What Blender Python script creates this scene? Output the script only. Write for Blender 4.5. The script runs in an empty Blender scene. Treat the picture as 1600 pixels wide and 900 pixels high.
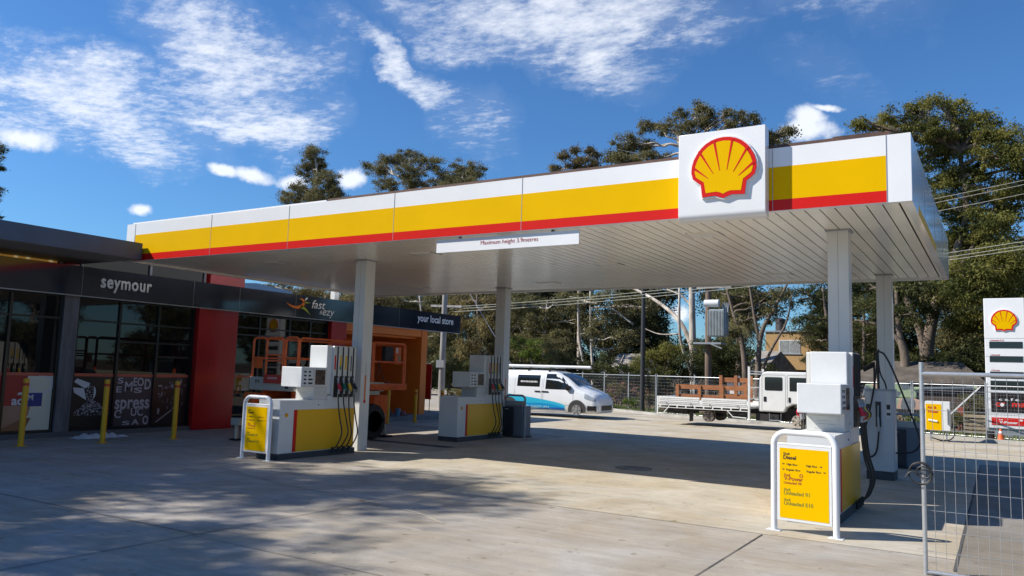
import bpy, bmesh, math, random
import numpy as np
from mathutils import Vector, Matrix
R_ = math.radians
random.seed(7)
rng = np.random.default_rng(7)
sc = bpy.context.scene
COL = sc.collection

# ------------------------------------------------------------------ camera
FPX, PITCH, ROLL, YAW, CAMH = 1234.65, 0.1060, 0.0310, -0.5526, 1.7906
Fv = Vector((math.sin(YAW)*math.cos(PITCH), math.cos(YAW)*math.cos(PITCH), math.sin(PITCH)))
R0 = Vector((math.cos(YAW), -math.sin(YAW), 0)); U0 = R0.cross(Fv)
Rv = R0*math.cos(ROLL) + U0*math.sin(ROLL); Uv = -R0*math.sin(ROLL) + U0*math.cos(ROLL)
cam = bpy.data.cameras.new('camera'); co = bpy.data.objects.new('camera', cam); COL.objects.link(co)
cam.sensor_width = 36; cam.lens = FPX/1600*36; cam.clip_end = 8000; cam.clip_start = .05
m = Matrix((Rv, Uv, -Fv)).transposed().to_4x4(); m.translation = Vector((0, 0, CAMH))
co.matrix_world = m
sc.camera = co
def ray(u, v): return Fv + Rv*((u-800)/FPX) - Uv*((v-450)/FPX)
def at(u, v, y):                                   # the point of the world seen in that direction, at depth y north
    d = ray(u, v); return Vector((0, 0, CAMH)) + d*(y/d.y)

# ------------------------------------------------------------------ light
SUN = Vector((1.0, .62, -1.0)).normalized()        # direction the light travels
sl = bpy.data.lights.new('sun', 'SUN'); so = bpy.data.objects.new('sun', sl); COL.objects.link(so)
sl.energy = 4.5; sl.angle = R_(.55); sl.color = (1, .95, .86)
so.rotation_euler = SUN.to_track_quat('-Z', 'Y').to_euler()
EL = math.asin(-SUN.z); AZ = math.atan2(-SUN.x, -SUN.y)
sc.view_settings.view_transform = 'Standard'; sc.view_settings.look = 'None'
sc.view_settings.exposure = .54; sc.view_settings.gamma = 1
sc.render.film_transparent = False
sc.cycles.max_bounces = 7; sc.cycles.diffuse_bounces = 3; sc.cycles.glossy_bounces = 3
sc.cycles.transparent_max_bounces = 6; sc.cycles.caustics_reflective = False; sc.cycles.caustics_refractive = False
sc.cycles.use_denoising = True

W = bpy.data.worlds.new("World"); sc.world = W; W.use_nodes = True
nt = W.node_tree; nt.nodes.clear()
def N(t, **k):
    n = nt.nodes.new(t)
    for a, b in k.items():
        if a.startswith('i_'): n.inputs[a[2:].replace('_', ' ')].default_value = b
        else: setattr(n, a, b)
    return n
def L(a, b): nt.links.new(a, b)
def mth(op, a, b=None, c=None, clamp=False):
    n = nt.nodes.new('ShaderNodeMath'); n.operation = op; n.use_clamp = clamp
    for i, x in enumerate((a, b, c)):
        if x is None: continue
        if isinstance(x, (int, float)): n.inputs[i].default_value = x
        else: L(x, n.inputs[i])
    return n.outputs[0]
sky = N('ShaderNodeTexSky', sky_type='NISHITA', sun_disc=False, sun_elevation=EL, sun_rotation=AZ % (2*math.pi),
        altitude=150, air_density=1.15, dust_density=.25, ozone_density=2.6)
hs = N('ShaderNodeMix', data_type='RGBA', blend_type='MULTIPLY'); hs.inputs[0].default_value = 1; hs.inputs[7].default_value = (.33, .58, .86, 1)
L(sky.outputs[0], hs.inputs[6])
tc = N('ShaderNodeTexCoord'); sp = N('ShaderNodeSeparateXYZ'); L(tc.outputs['Generated'], sp.inputs[0])
az = mth('ARCTAN2', sp.outputs[0], sp.outputs[1]); el = mth('ARCSINE', sp.outputs[2])
cmb = N('ShaderNodeCombineXYZ'); L(az, cmb.inputs[0]); L(el, cmb.inputs[1])
wn = N('ShaderNodeTexNoise'); wn.inputs['Scale'].default_value = 6.5; wn.inputs['Detail'].default_value = 9; wn.inputs['Roughness'].default_value = .62
L(tc.outputs['Generated'], wn.inputs['Vector'])
ws = N('ShaderNodeVectorMath', operation='SUBTRACT'); L(wn.outputs['Color'], ws.inputs[0]); ws.inputs[1].default_value = (.5, .5, .5)
wsc = N('ShaderNodeVectorMath', operation='SCALE'); L(ws.outputs[0], wsc.inputs[0]); wsc.inputs['Scale'].default_value = .22
wad = N('ShaderNodeVectorMath', operation='ADD'); L(cmb.outputs[0], wad.inputs[0]); L(wsc.outputs[0], wad.inputs[1])
wsc2 = N('ShaderNodeVectorMath', operation='SCALE'); L(ws.outputs[0], wsc2.inputs[0]); wsc2.inputs['Scale'].default_value = .035
wad2 = N('ShaderNodeVectorMath', operation='ADD'); L(cmb.outputs[0], wad2.inputs[0]); L(wsc2.outputs[0], wad2.inputs[1])
def azel(u, v):
    d = ray(u, v).normalized(); return math.atan2(d.x, d.y), math.asin(d.z)
def ellipse(u0, v0, u1, v1, w, vec, f0=1.0, f1=.1, amp=1.0):
    a0 = azel(u0, v0); a1 = azel(u1, v1)
    cx, cy = (a0[0]+a1[0])/2, (a0[1]+a1[1])/2
    dx, dy = a1[0]-a0[0], a1[1]-a0[1]
    mp = N('ShaderNodeMapping', vector_type='TEXTURE'); L(vec, mp.inputs[0])
    mp.inputs['Location'].default_value = (cx, cy, 0); mp.inputs['Rotation'].default_value = (0, 0, math.atan2(dy, dx))
    mp.inputs['Scale'].default_value = (math.hypot(dx, dy)/2, w/FPX, 1)
    ln = N('ShaderNodeVectorMath', operation='LENGTH'); L(mp.outputs[0], ln.inputs[0])
    mr = N('ShaderNodeMapRange'); mr.inputs['From Min'].default_value = f0; mr.inputs['From Max'].default_value = f1
    mr.inputs['To Max'].default_value = amp
    L(ln.outputs['Value'], mr.inputs['Value']); return mr.outputs[0]
def maxall(l):
    r = l[0]
    for x in l[1:]: r = mth('MAXIMUM', r, x)
    return r
V1 = wad.outputs[0]; V2 = wad2.outputs[0]
cir = maxall([ellipse(-140, 105, 380, 212, 78, V1, 1.1, .25), ellipse(150, -80, 510, 205, 88, V1, 1.1, .25),
              ellipse(250, 155, 540, 192, 40, V1, 1.1, .3, .9), ellipse(210, 10, 540, 90, 60, V1, 1.1, .2, .85),
              ellipse(500, 15, 745, 165, 32, V1, 1.2, .3, .85), ellipse(560, -30, 1180, 30, 84, V1, 1.1, .3, 1.0),
              ellipse(660, 140, 830, 245, 55, V1, 1.1, .2, .42), ellipse(1100, -60, 1480, 20, 60, V1, 1.1, .2, .45),
              ellipse(-200, 30, 120, 60, 40, V1, 1.2, .2, .3), ellipse(850, 60, 1040, 140, 50, V1, 1.1, .2, .42),
              ellipse(1180, 110, 1400, 150, 36, V1, 1.1, .2, .16)])
# streaky fine structure of the high cloud, on the plane of the cloud layer
zc = mth('MAXIMUM', sp.outputs[2], .03)
cp = N('ShaderNodeCombineXYZ'); L(mth('DIVIDE', sp.outputs[0], zc), cp.inputs[0]); L(mth('DIVIDE', sp.outputs[1], zc), cp.inputs[1])
mp = N('ShaderNodeMapping'); L(cp.outputs[0], mp.inputs[0]); mp.inputs['Rotation'].default_value = (0, 0, R_(24)); mp.inputs['Scale'].default_value = (1.0, 1.45, 1)
n1 = N('ShaderNodeTexNoise'); L(mp.outputs[0], n1.inputs['Vector']); n1.inputs['Scale'].default_value = 2.3; n1.inputs['Detail'].default_value = 12; n1.inputs['Roughness'].default_value = .66; n1.inputs['Distortion'].default_value = .15
n2 = N('ShaderNodeTexNoise'); L(mp.outputs[0], n2.inputs['Vector']); n2.inputs['Scale'].default_value = 12; n2.inputs['Detail'].default_value = 8; n2.inputs['Roughness'].default_value = .7
tex = mth('ADD', mth('MULTIPLY', n1.outputs[0], 1.5), mth('MULTIPLY', n2.outputs[0], 1.15))
c1 = mth('ADD', mth('MULTIPLY', cir, .85), mth('MULTIPLY', mth('SUBTRACT', tex, 1.36), 1.7))
mr = N('ShaderNodeMapRange', interpolation_type='SMOOTHSTEP'); L(c1, mr.inputs['Value'])
mr.inputs['From Min'].default_value = -.15; mr.inputs['From Max'].default_value = 1.35; mr.inputs['To Max'].default_value = .82
cirrus = mth('MULTIPLY', mr.outputs[0], mth('MINIMUM', mth('MULTIPLY', cir, 3.0), 1.0))
veil = mth('MULTIPLY', cir, .15)
cirrus = mth('MAXIMUM', cirrus, veil)
cum = maxall([ellipse(-60, 202, 140, 232, 24, V2), ellipse(312, 258, 385, 272, 13, V2), ellipse(345, 266, 440, 274, 18, V2),
              ellipse(424, 280, 492, 276, 20, V2), ellipse(514, 278, 580, 280, 22, V2), ellipse(200, 328, 256, 328, 12, V2),
              ellipse(1190, 207, 1322, 200, 28, V2), ellipse(1222, 188, 1304, 190, 26, V2), ellipse(1255, 171, 1330, 171, 7, V2),
              ellipse(1040, 480, 1090, 490, 26, V2), ellipse(-90, 190, 20, 200, 20, V2)])
n3 = N('ShaderNodeTexNoise'); L(tc.outputs['Generated'], n3.inputs['Vector']); n3.inputs['Scale'].default_value = 34; n3.inputs['Detail'].default_value = 6; n3.inputs['Roughness'].default_value = .6
c2 = mth('ADD', cum, mth('MULTIPLY', mth('SUBTRACT', n3.outputs[0], .52), 1.5))
mr2 = N('ShaderNodeMapRange', interpolation_type='SMOOTHSTEP'); L(c2, mr2.inputs['Value']); mr2.inputs['From Min'].default_value = .12; mr2.inputs['From Max'].default_value = .85
cumul = mth('MULTIPLY', mth('MULTIPLY', mr2.outputs[0], .88), mth('MINIMUM', mth('MULTIPLY', cum, 6.0), 1.0))
cloud = mth('MAXIMUM', cirrus, cumul)
CLOUDC = (6.9, 7.15, 7.6, 1)
mix = N('ShaderNodeMix', data_type='RGBA'); L(cloud, mix.inputs[0]); L(hs.outputs[2], mix.inputs[6]); mix.inputs[7].default_value = CLOUDC
bg = N('ShaderNodeBackground'); bg.inputs['Strength'].default_value = .105; L(mix.outputs[2], bg.inputs['Color'])
ow = N('ShaderNodeOutputWorld'); L(bg.outputs[0], ow.inputs[0])

# ------------------------------------------------------------------ materials
def mat(name, color, rough=.5, metal=0.0, spec=.5, var=0.0, vscale=3.0, var2=None, bump=0.0, bscale=30.0, coat=0.0, stretch=None, detail=5, emit=None, ramp=None, transl=0):
    M = bpy.data.materials.new(name); M.use_nodes = True
    t = M.node_tree; b = t.nodes['Principled BSDF']
    b.inputs['Base Color'].default_value = (*color, 1); b.inputs['Roughness'].default_value = rough
    b.inputs['Metallic'].default_value = metal; b.inputs['Specular IOR Level'].default_value = spec
    b.inputs['Coat Weight'].default_value = coat; b.inputs['Coat Roughness'].default_value = .06
    if emit: b.inputs['Emission Color'].default_value = (*emit[0], 1); b.inputs['Emission Strength'].default_value = emit[1]
    tcn = t.nodes.new('ShaderNodeTexCoord'); vec = tcn.outputs['Object']
    if stretch:
        mpn = t.nodes.new('ShaderNodeMapping'); mpn.inputs['Scale'].default_value = stretch; t.links.new(vec, mpn.inputs[0]); vec = mpn.outputs[0]
    if var or var2:
        n = t.nodes.new('ShaderNodeTexNoise'); n.inputs['Scale'].default_value = vscale; n.inputs['Detail'].default_value = detail; n.inputs['Roughness'].default_value = .62
        t.links.new(vec, n.inputs['Vector'])
        r = t.nodes.new('ShaderNodeValToRGB'); t.links.new(n.outputs[0], r.inputs[0])
        c0 = color; c1_ = var2 if var2 else tuple(min(1, c*(1+var)) for c in color)
        if not var2: c0 = tuple(c*(1-var) for c in color)
        r.color_ramp.elements[0].position = .36; r.color_ramp.elements[1].position = .66
        r.color_ramp.elements[0].color = (*c0, 1); r.color_ramp.elements[1].color = (*c1_, 1)
        t.links.new(r.outputs[0], b.inputs['Base Color'])
    if bump:
        n = t.nodes.new('ShaderNodeTexNoise'); n.inputs['Scale'].default_value = bscale; n.inputs['Detail'].default_value = 4
        t.links.new(vec, n.inputs['Vector'])
        bn = t.nodes.new('ShaderNodeBump'); bn.inputs['Strength'].default_value = bump; bn.inputs['Distance'].default_value = .02
        t.links.new(n.outputs[0], bn.inputs['Height']); t.links.new(bn.outputs[0], b.inputs['Normal'])
    if transl:
        tr = t.nodes.new('ShaderNodeBsdfTranslucent'); mx = t.nodes.new('ShaderNodeMixShader'); mx.inputs[0].default_value = transl
        out = t.nodes['Material Output']; src = b.inputs['Base Color']
        if src.links: t.links.new(src.links[0].from_socket, tr.inputs[0])
        else: tr.inputs[0].default_value = (*color, 1)
        t.links.new(b.outputs[0], mx.inputs[1]); t.links.new(tr.outputs[0], mx.inputs[2]); t.links.new(mx.outputs[0], out.inputs[0])
    return M
WHITE = mat('white_panel', (.80, .80, .80), .22, var=.025, vscale=1.3, spec=.5)
WHITE2 = mat('white_powdercoat', (.68, .69, .69), .33, var=.03, vscale=4, bump=.03)
YELLOW = mat('yellow_panel', (.78, .45, .0), .45, var=.03, vscale=1, spec=.04)
YELLOWP = mat('yellow_film', (.80, .43, .004), .28)
RED = mat('red_panel', (.62, .010, .004), .35, spec=.25)
DKRED = mat('dark_red_panel', (.40, .008, .012), .18, var=.12, vscale=.8)
SOFFIT = mat('soffit_metal', (.93, .89, .79), .2, var=.05, vscale=1.2, bump=.03, bscale=3)
DARKGAP = mat('dark_gap', (.03, .03, .03), .8)
NAVY = mat('dark_navy_panel', (.020, .026, .042), .08, var=.2, vscale=.7, spec=.6)
NAVY2 = mat('blue_charcoal_panel', (.055, .085, .13), .35, var=.15, vscale=1.5)
BLACK = mat('black_plastic', (.012, .012, .013), .4)
RUBBER = mat('black_rubber', (.018, .018, .018), .55)
FRAME = mat('black_window_frame', (.010, .011, .013), .3)
GLASSD = mat('tinted_glass', (.005, .006, .007), .02, spec=.42)
GREYM = mat('grey_metal', (.34, .36, .38), .38, metal=.3, var=.06)
GALV = mat('galvanised_steel', (.55, .56, .57), .38, metal=.7, var=.08, vscale=20)
ALU = mat('aluminium', (.75, .75, .76), .3, metal=.8)
BOLL = mat('bollard_yellow_paint', (.72, .37, .006), .38, var=.05, vscale=6)
ORANGE = mat('orange_wall_paint', (.78, .19, .02), .5, var=.06, vscale=1.5)
LIFTO = mat('orange_machine_paint', (.78, .14, .03), .4, var=.12, vscale=5)
BEIGE = mat('beige_machine_paint', (.50, .47, .38), .45, var=.08, vscale=3)
TYRE = mat('tyre_rubber', (.028, .027, .026), .8, var=.3, vscale=8)
RIM = mat('wheel_rim_metal', (.42, .42, .42), .35, metal=.6)
TIMBER = mat('orange_stained_timber', (.38, .15, .055), .7, var2=(.24, .085, .03), vscale=3, stretch=(1, 6, 6), bump=.15)
VANW = mat('van_white_paint', (.76, .78, .80), .18, coat=.6)
CARG = mat('vehicle_glass', (.012, .016, .018), .04, spec=.7)
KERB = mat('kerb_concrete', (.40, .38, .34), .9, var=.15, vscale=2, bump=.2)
DKKERB = mat('dark_step_concrete', (.20, .20, .20), .9, var=.15, vscale=2)  # darker, greyer concrete tone than the kerb
BARKP = mat('pale_gum_bark', (.66, .60, .52), .85, var2=(.30, .24, .19), vscale=1.6, stretch=(1, 1, .35), bump=.4, bscale=9)
BARKD = mat('dark_bark', (.10, .075, .055), .95, var2=(.20, .155, .12), vscale=2.5, stretch=(1, 1, .3), bump=.5, bscale=9)
def leafmat(n, a, b): return mat(n, tuple(q*1.1 for q in a), .62, spec=.2, var2=tuple(q*1.2 for q in b), vscale=.7, transl=.38, detail=4)
LEAF = [leafmat('olive_gum_leaves', (.065, .064, .028), (.22, .195, .085)), leafmat('green_leaves', (.060, .072, .018), (.24, .22, .055)),
        leafmat('dark_pine_leaves', (.028, .038, .014), (.10, .105, .034)), leafmat('brown_green_leaves', (.075, .062, .028), (.24, .19, .075)),
        leafmat('bright_green_leaves', (.07, .11, .02), (.17, .22, .04))]
BRICK = None

# ------------------------------------------------------------------ geometry helpers
class MB:
    def __init__(s): s.v = []; s.f = []; s.m = []
    def add(s, vs, fs, mi=0):
        o = len(s.v); s.v += [tuple(v) for v in vs]; s.f += [tuple(i+o for i in f) for f in fs]; s.m += [mi]*len(fs); return s
    def box(s, x0, x1, y0, y1, z0, z1, mi=0):
        vs = [(x, y, z) for z in (z0, z1) for y in (y0, y1) for x in (x0, x1)]
        return s.add(vs, [(0, 2, 3, 1), (4, 5, 7, 6), (0, 1, 5, 4), (2, 6, 7, 3), (0, 4, 6, 2), (1, 3, 7, 5)], mi)
    def quad(s, a, b, c, d, mi=0): return s.add([a, b, c, d], [(0, 1, 2, 3)], mi)
    def bar(s, a, b, w, h, up=(0, 0, 1), mi=0):
        a = Vector(a); b = Vector(b); d = (b-a).normalized(); u = Vector(up)
        if abs(d.dot(u)) > .98: u = Vector((1, 0, 0))
        r = d.cross(u).normalized(); u = r.cross(d)
        vs = [p + r*(w/2*i) + u*(h/2*j) for p in (a, b) for i, j in ((-1, -1), (1, -1), (1, 1), (-1, 1))]
        return s.add(vs, [(0, 1, 2, 3), (7, 6, 5, 4), (0, 4, 5, 1), (1, 5, 6, 2), (2, 6, 7, 3), (3, 7, 4, 0)], mi)
    def tube(s, pts, r, n=8, mi=0, caps=True):
        P = [Vector(p) for p in pts]; rs = r if isinstance(r, (list, tuple)) else [r]*len(P)
        vs = []; prev = None
        for i, p in enumerate(P):
            d = (P[min(i+1, len(P)-1)] - P[max(i-1, 0)])
            d = d.normalized() if d.length > 1e-9 else Vector((0, 0, 1))
            if prev is None:
                u = Vector((0, 0, 1)) if abs(d.z) < .9 else Vector((1, 0, 0))
                a = d.cross(u).normalized()
            else:
                a = (prev - d*prev.dot(d))
                a = a.normalized() if a.length > 1e-6 else d.cross(Vector((0, 1, 0))).normalized()
            prev = a; b = d.cross(a)
            for k in range(n):
                t = 2*math.pi*k/n; vs.append(p + a*(rs[i]*math.cos(t)) + b*(rs[i]*math.sin(t)))
        fs = []
        for i in range(len(P)-1):
            for k in range(n):
                k2 = (k+1) % n; fs.append((i*n+k, i*n+k2, (i+1)*n+k2, (i+1)*n+k))
        if caps: fs.append(tuple(range(n-1, -1, -1))); fs.append(tuple((len(P)-1)*n+k for k in range(n)))
        return s.add(vs, fs, mi)
    def cyl(s, a, b, r0, r1=None, n=20, mi=0): return s.tube([a, b], [r0, r0 if r1 is None else r1], n, mi)
    def poly(s, pts, o, r, u, depth, mi=0, mi_side=None):      # extruded outline in the frame (o, r, u); front faces r x u
        o = Vector(o); r = Vector(r); u = Vector(u); n = r.cross(u)
        A = [o + r*p[0] + u*p[1] for p in pts]; B = [a - n*depth for a in A]; k = len(pts)
        area = sum(pts[i][0]*pts[(i+1) % k][1]-pts[(i+1) % k][0]*pts[i][1] for i in range(k))
        if area < 0: A.reverse(); B.reverse()
        s.add(A+B, [tuple(range(k))], mi)
        base = len(s.v)-2*k; ms = mi if mi_side is None else mi_side
        fs = [tuple(base+k+i for i in range(k-1, -1, -1))] + [(base+i, base+k+i, base+k+(i+1) % k, base+(i+1) % k) for i in range(k)]
        s.f += fs; s.m += [ms]*len(fs); return s
    def build(s, name, mats, parent=None, loc=None, smooth=False, bevel=0, seg=2):
        org = Vector(parent['_o']) if parent is not None else (Vector(loc) if loc is not None else Vector((0, 0, 0)))
        me = bpy.data.meshes.new(name)
        me.from_pydata([tuple(Vector(v)-org) for v in s.v], [], s.f)
        mats = mats if isinstance(mats, (list, tuple)) else [mats]
        for M in mats: me.materials.append(M)
        me.polygons.foreach_set('material_index', s.m)
        if smooth:
            me.polygons.foreach_set('use_smooth', [True]*len(me.polygons))
        me.update(); me.validate()
        o = bpy.data.objects.new(name, me); COL.objects.link(o)
        if smooth and smooth != 'full':
            try: me.set_sharp_from_angle(angle=R_(38))
            except Exception: pass
        if parent is not None: o.parent = parent
        else: o.location = org
        o['_o'] = tuple(float(q) for q in org)
        if bevel:
            b = o.modifiers.new('bevel', 'BEVEL'); b.width = bevel; b.segments = seg; b.limit_method = 'ANGLE'; b.angle_limit = R_(40); b.harden_normals = False
        return o
def tag(o, label=None, cat=None, group=None, kind=None):
    if label: o['label'] = label
    if cat: o['category'] = cat
    if group: o['group'] = group
    if kind: o['kind'] = kind
    return o
def thing(name, label, cat, loc=(0, 0, 0), group=None):
    o = bpy.data.objects.new(name, None); COL.objects.link(o); o.location = loc; o['_o'] = tuple(loc); o.empty_display_size = .2
    return tag(o, label, cat, group)
def copy_tree(o, loc=None, label=None, rotz=None, parent=None):
    c = o.copy(); COL.objects.link(c); c.parent = parent
    if loc is not None: c.location = loc
    if rotz is not None: c.rotation_euler = (0, 0, rotz)
    if label: c['label'] = label
    for ch in o.children: copy_tree(ch, parent=c)
    return c
NEGY = ((1, 0, 0), (0, 0, 1)); POSX = ((0, 1, 0), (0, 0, 1))
def text(s, mb, o, fr, width=None, height=None, bold=0.0, depth=.004, mi=0, shear=0.0, align='LEFT', space=1.0, xs=1.0):
    cu = bpy.data.curves.new('t', 'FONT'); cu.body = s; cu.size = 1; cu.offset = bold; cu.extrude = 0; cu.shear = shear
    cu.space_character = space; cu.resolution_u = 4; cu.align_x = align
    to = bpy.data.objects.new('t', cu); me = bpy.data.meshes.new_from_object(to)
    vs = [v.co.copy() for v in me.vertices]; fs = [tuple(p.vertices) for p in me.polygons]
    bpy.data.objects.remove(to); bpy.data.curves.remove(cu); bpy.data.meshes.remove(me)
    if not vs: return
    w = max(v.x for v in vs)-min(v.x for v in vs); x0 = min(v.x for v in vs)
    if width: k = width/w; ky = k if height is None else height/.73
    else: ky = height/.73; k = ky*xs
    if align == 'CENTER': x0 = (max(v.x for v in vs)+x0)/2
    r, u = Vector(fr[0]), Vector(fr[1]); n = r.cross(u); o = Vector(o)
    V = [o + r*((v.x-x0)*k) + u*(v.y*ky) + n*.0 for v in vs]
    mb.add(V, fs, mi)
def arc(cx, cy, r, a0, a1, n=8): return [(cx+r*math.cos(R_(a0+(a1-a0)*i/n)), cy+r*math.sin(R_(a0+(a1-a0)*i/n))) for i in range(n+1)]
def rrect(x0, x1, y0, y1, r, n=5):
    return arc(x1-r, y0+r, r, -90, 0, n)+arc(x1-r, y1-r, r, 0, 90, n)+arc(x0+r, y1-r, r, 90, 180, n)+arc(x0+r, y0+r, r, 180, 270, n)
def hoop(x0, x1, z0, z1, r, y, n=6):          # inverted U in the xz plane
    return [(x0, y, z0)]+[(a, y, b) for a, b in arc(x0+r, z1-r, r, 180, 90, n)]+[(a, y, b) for a, b in arc(x1-r, z1-r, r, 90, 0, n)]+[(x1, y, z0)]
def hoopX(y0, y1, z0, z1, r, x, n=6): return [(x, a, b) for a, _, b in hoop(y0, y1, z0, z1, r, 0, n)]
def smoothpath(pts, k=6):                      # Catmull-Rom
    P = [Vector(p) for p in pts]; P = [P[0]*2-P[1]]+P+[P[-1]*2-P[-2]]; out = []
    for i in range(1, len(P)-2):
        for j in range(k):
            t = j/k; a, b, c, d = P[i-1], P[i], P[i+1], P[i+2]
            out.append(.5*((2*b)+(c-a)*t+(2*a-5*b+4*c-d)*t*t+(3*b-a-3*c+d)*t**3))
    out.append(P[-2]); return out
SHELL_O = [(0, -.035), (.07, -.01), (.13, .012), (.325, .0), (.35, .2), (.40, .235), (.475, .30), (.50, .40), (.492, .50), (.462, .60), (.41, .69), (.35, .77), (.275, .835), (.19, .88), (.10, .905), (0, .915)]
SHELL_I = [(0, .03), (.05, .055), (.11, .072), (.27, .062), (.30, .235), (.36, .275), (.425, .325), (.446, .40), (.437, .49), (.41, .57), (.365, .655), (.31, .725), (.24, .785), (.165, .825), (.085, .848), (0, .857)]
def mirror(p): return p + [(-x, y) for x, y in reversed(p[1:-1])]
def scallop(parent, o, fr, s, name='shell_emblem', t=.03):
    r, u = Vector(fr[0]), Vector(fr[1]); n = r.cross(u); o = Vector(o)
    big = [(x*1.045*s, (y*1.045-.02)*s) for x, y in mirror(SHELL_O)]
    mb = MB(); mb.poly(big, o + n*t, r, u, t, 0)
    mb.poly([(x*s, y*s) for x, y in mirror(SHELL_O)], o + n*(t*1.35), r, u, t*.35-.0006, 1)
    mb.poly([(x*s, y*s) for x, y in mirror(SHELL_I)], o + n*(t*1.35+.003*max(s, .3)), r, u, .0025*max(s, .3), 2)
    for a in (-51, -31, -10.5, 10.5, 31, 51):
        ca, sa = math.sin(R_(a)), math.cos(R_(a)); c = (0, .10)
        Rr = {51: .60, 31: .74, 10.5: .78}[abs(a)]
        p0 = (c[0]+ca*.30, c[1]+sa*.30); p1 = (c[0]+ca*Rr, c[1]+sa*Rr); w = .019
        tri = [(p0[0]-sa*.004, p0[1]+ca*.004), (p0[0]+sa*.004, p0[1]-ca*.004), (p1[0]+sa*w, p1[1]-ca*w), (p1[0]-sa*w, p1[1]+ca*w)]
        mb.poly([(x*s, y*s) for x, y in tri], o + n*(t*1.35+.006*max(s, .3)), r, u, .0025*max(s, .3), 1)
    return mb.build(name, [WHITE, RED, YELLOW], parent)

# ------------------------------------------------------------------ ground
def ground_mat(name, base, dark, scale, spots=True, stain=None):
    M = bpy.data.materials.new(name); M.use_nodes = True; t = M.node_tree; b = t.nodes['Principled BSDF']
    b.inputs['Roughness'].default_value = .88; b.inputs['Specular IOR Level'].default_value = .25
    tcn = t.nodes.new('ShaderNodeTexCoord'); V = tcn.outputs['Object']
    def no(sc_, det=8, ro=.6, vec=V, dist=0):
        n = t.nodes.new('ShaderNodeTexNoise'); n.inputs['Scale'].default_value = sc_; n.inputs['Detail'].default_value = det; n.inputs['Roughness'].default_value = ro; n.inputs['Distortion'].default_value = dist
        t.links.new(vec, n.inputs['Vector']); return n.outputs[0]
    def rp(src, a, b_, ca, cb):
        r = t.nodes.new('ShaderNodeValToRGB'); t.links.new(src, r.inputs[0]); r.color_ramp.elements[0].position = a; r.color_ramp.elements[1].position = b_
        r.color_ramp.elements[0].color = (*ca, 1); r.color_ramp.elements[1].color = (*cb, 1); return r.outputs[0]
    def mul(a, b_, f=1.0):
        x = t.nodes.new('ShaderNodeMix'); x.data_type = 'RGBA'; x.blend_type = 'MULTIPLY'; x.inputs[0].default_value = f
        t.links.new(a, x.inputs[6]); t.links.new(b_, x.inputs[7]); return x.outputs[2]
    g1 = lambda v: (v, v, v)
    c = rp(no(scale, 9, .65), .3, .7, dark, base)
    c = mul(c, rp(no(1.7, 6, .7, dist=.6), .35, .6, g1(.86), g1(1)))
    mp_ = t.nodes.new('ShaderNodeMapping'); mp_.inputs['Scale'].default_value = (.35, 3.4, 1); mp_.inputs['Rotation'].default_value = (0, 0, R_(12)); t.links.new(V, mp_.inputs[0])
    c = mul(c, rp(no(2.2, 7, .7, mp_.outputs[0]), .38, .62, g1(.84), g1(1.0)))
    c = mul(c, rp(no(42, 3, .6), .3, .5, g1(.90), g1(1)))
    c = mul(c, rp(no(.55, 5, .6, dist=1.2), .40, .62, (.90, .84, .74), (1, 1, 1)))
    if spots:
        c = mul(c, rp(no(5.5, 2, .5), .66, .74, g1(1), (.66, .60, .54)))
        vo = t.nodes.new('ShaderNodeTexVoronoi'); vo.inputs['Scale'].default_value = 1.9; t.links.new(V, vo.inputs['Vector'])
        c = mul(c, rp(vo.outputs['Distance'], .022, .045, g1(.45), g1(1)))
    t.links.new(c, b.inputs['Base Color'])
    bn = t.nodes.new('ShaderNodeBump'); bn.inputs['Strength'].default_value = .25; bn.inputs['Distance'].default_value = .01
    t.links.new(no(60, 4), bn.inputs['Height']); t.links.new(bn.outputs[0], b.inputs['Normal'])
    return M
CONC = ground_mat('forecourt_concrete', (.49, .45, .40), (.39, .36, .32), .35)
CONC2 = ground_mat('pale_new_concrete', (.62, .565, .465), (.48, .435, .36), .5)
CONC3 = ground_mat('dark_concrete', (.33, .305, .275), (.25, .235, .215), .5)  # darker concrete tone, for the newer slab
DIRT = ground_mat('bare_dry_soil', (.20, .14, .085), (.11, .085, .055), .3, False)
GRASS = ground_mat('short_green_grass_ground', (.085, .12, .030), (.055, .06, .025), .5, False)
def sheet(name, pts, z, M, hi=None, parent=None):
    mb = MB(); n = len(pts)
    mb.add([(x, y, z) for x, y in pts], [tuple(range(n))]); return tag(mb.build(name, M), kind='structure')
mb = MB(); mb.quad((-4000, -4000, -.16), (4000, -4000, -.16), (4000, 4000, -.16), (-4000, 4000, -.16)); tag(mb.build('ground', DIRT), kind='structure')
KL = [(-60, 70), (-27, 44), (-20, 39.5), (-17, 37.3), (-13.6, 35.0), (-8, 33.0), (-1.5, 30.6), (4, 28.7), (14, 25)]
slab = [(14, -30), (60, -30), (60, 20)] + KL[::-1] + [(-80, 60), (-80, -30)]
mb = MB(); n = len(slab); mb.poly([(x, y) for x, y in slab], (0, 0, 0), (1, 0, 0), (0, 1, 0), .15)
tag(mb.build('forecourt', CONC), kind='structure')
sheet('pale_slab', [(-7.2, 9.75), (-.42, 9.6), (-.42, 21.5), (3, 21.3), (3, 28.2), (-1.6, 30.2), (-8, 32.6), (-13.5, 34.5), (-16.5, 36.6), (-16.6, 20.5), (-10.6, 20.5), (-10.6, 11.2), (-7.2, 11.0)], .004, CONC2)
sheet('newer_slab', [(-.40, 8.7), (8, 8.7), (8, 21.1), (-.40, 21.4)], .004, CONC3)
JM = mat('joint_sealant', (.085, .08, .075), .9)
mb = MB()
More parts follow.
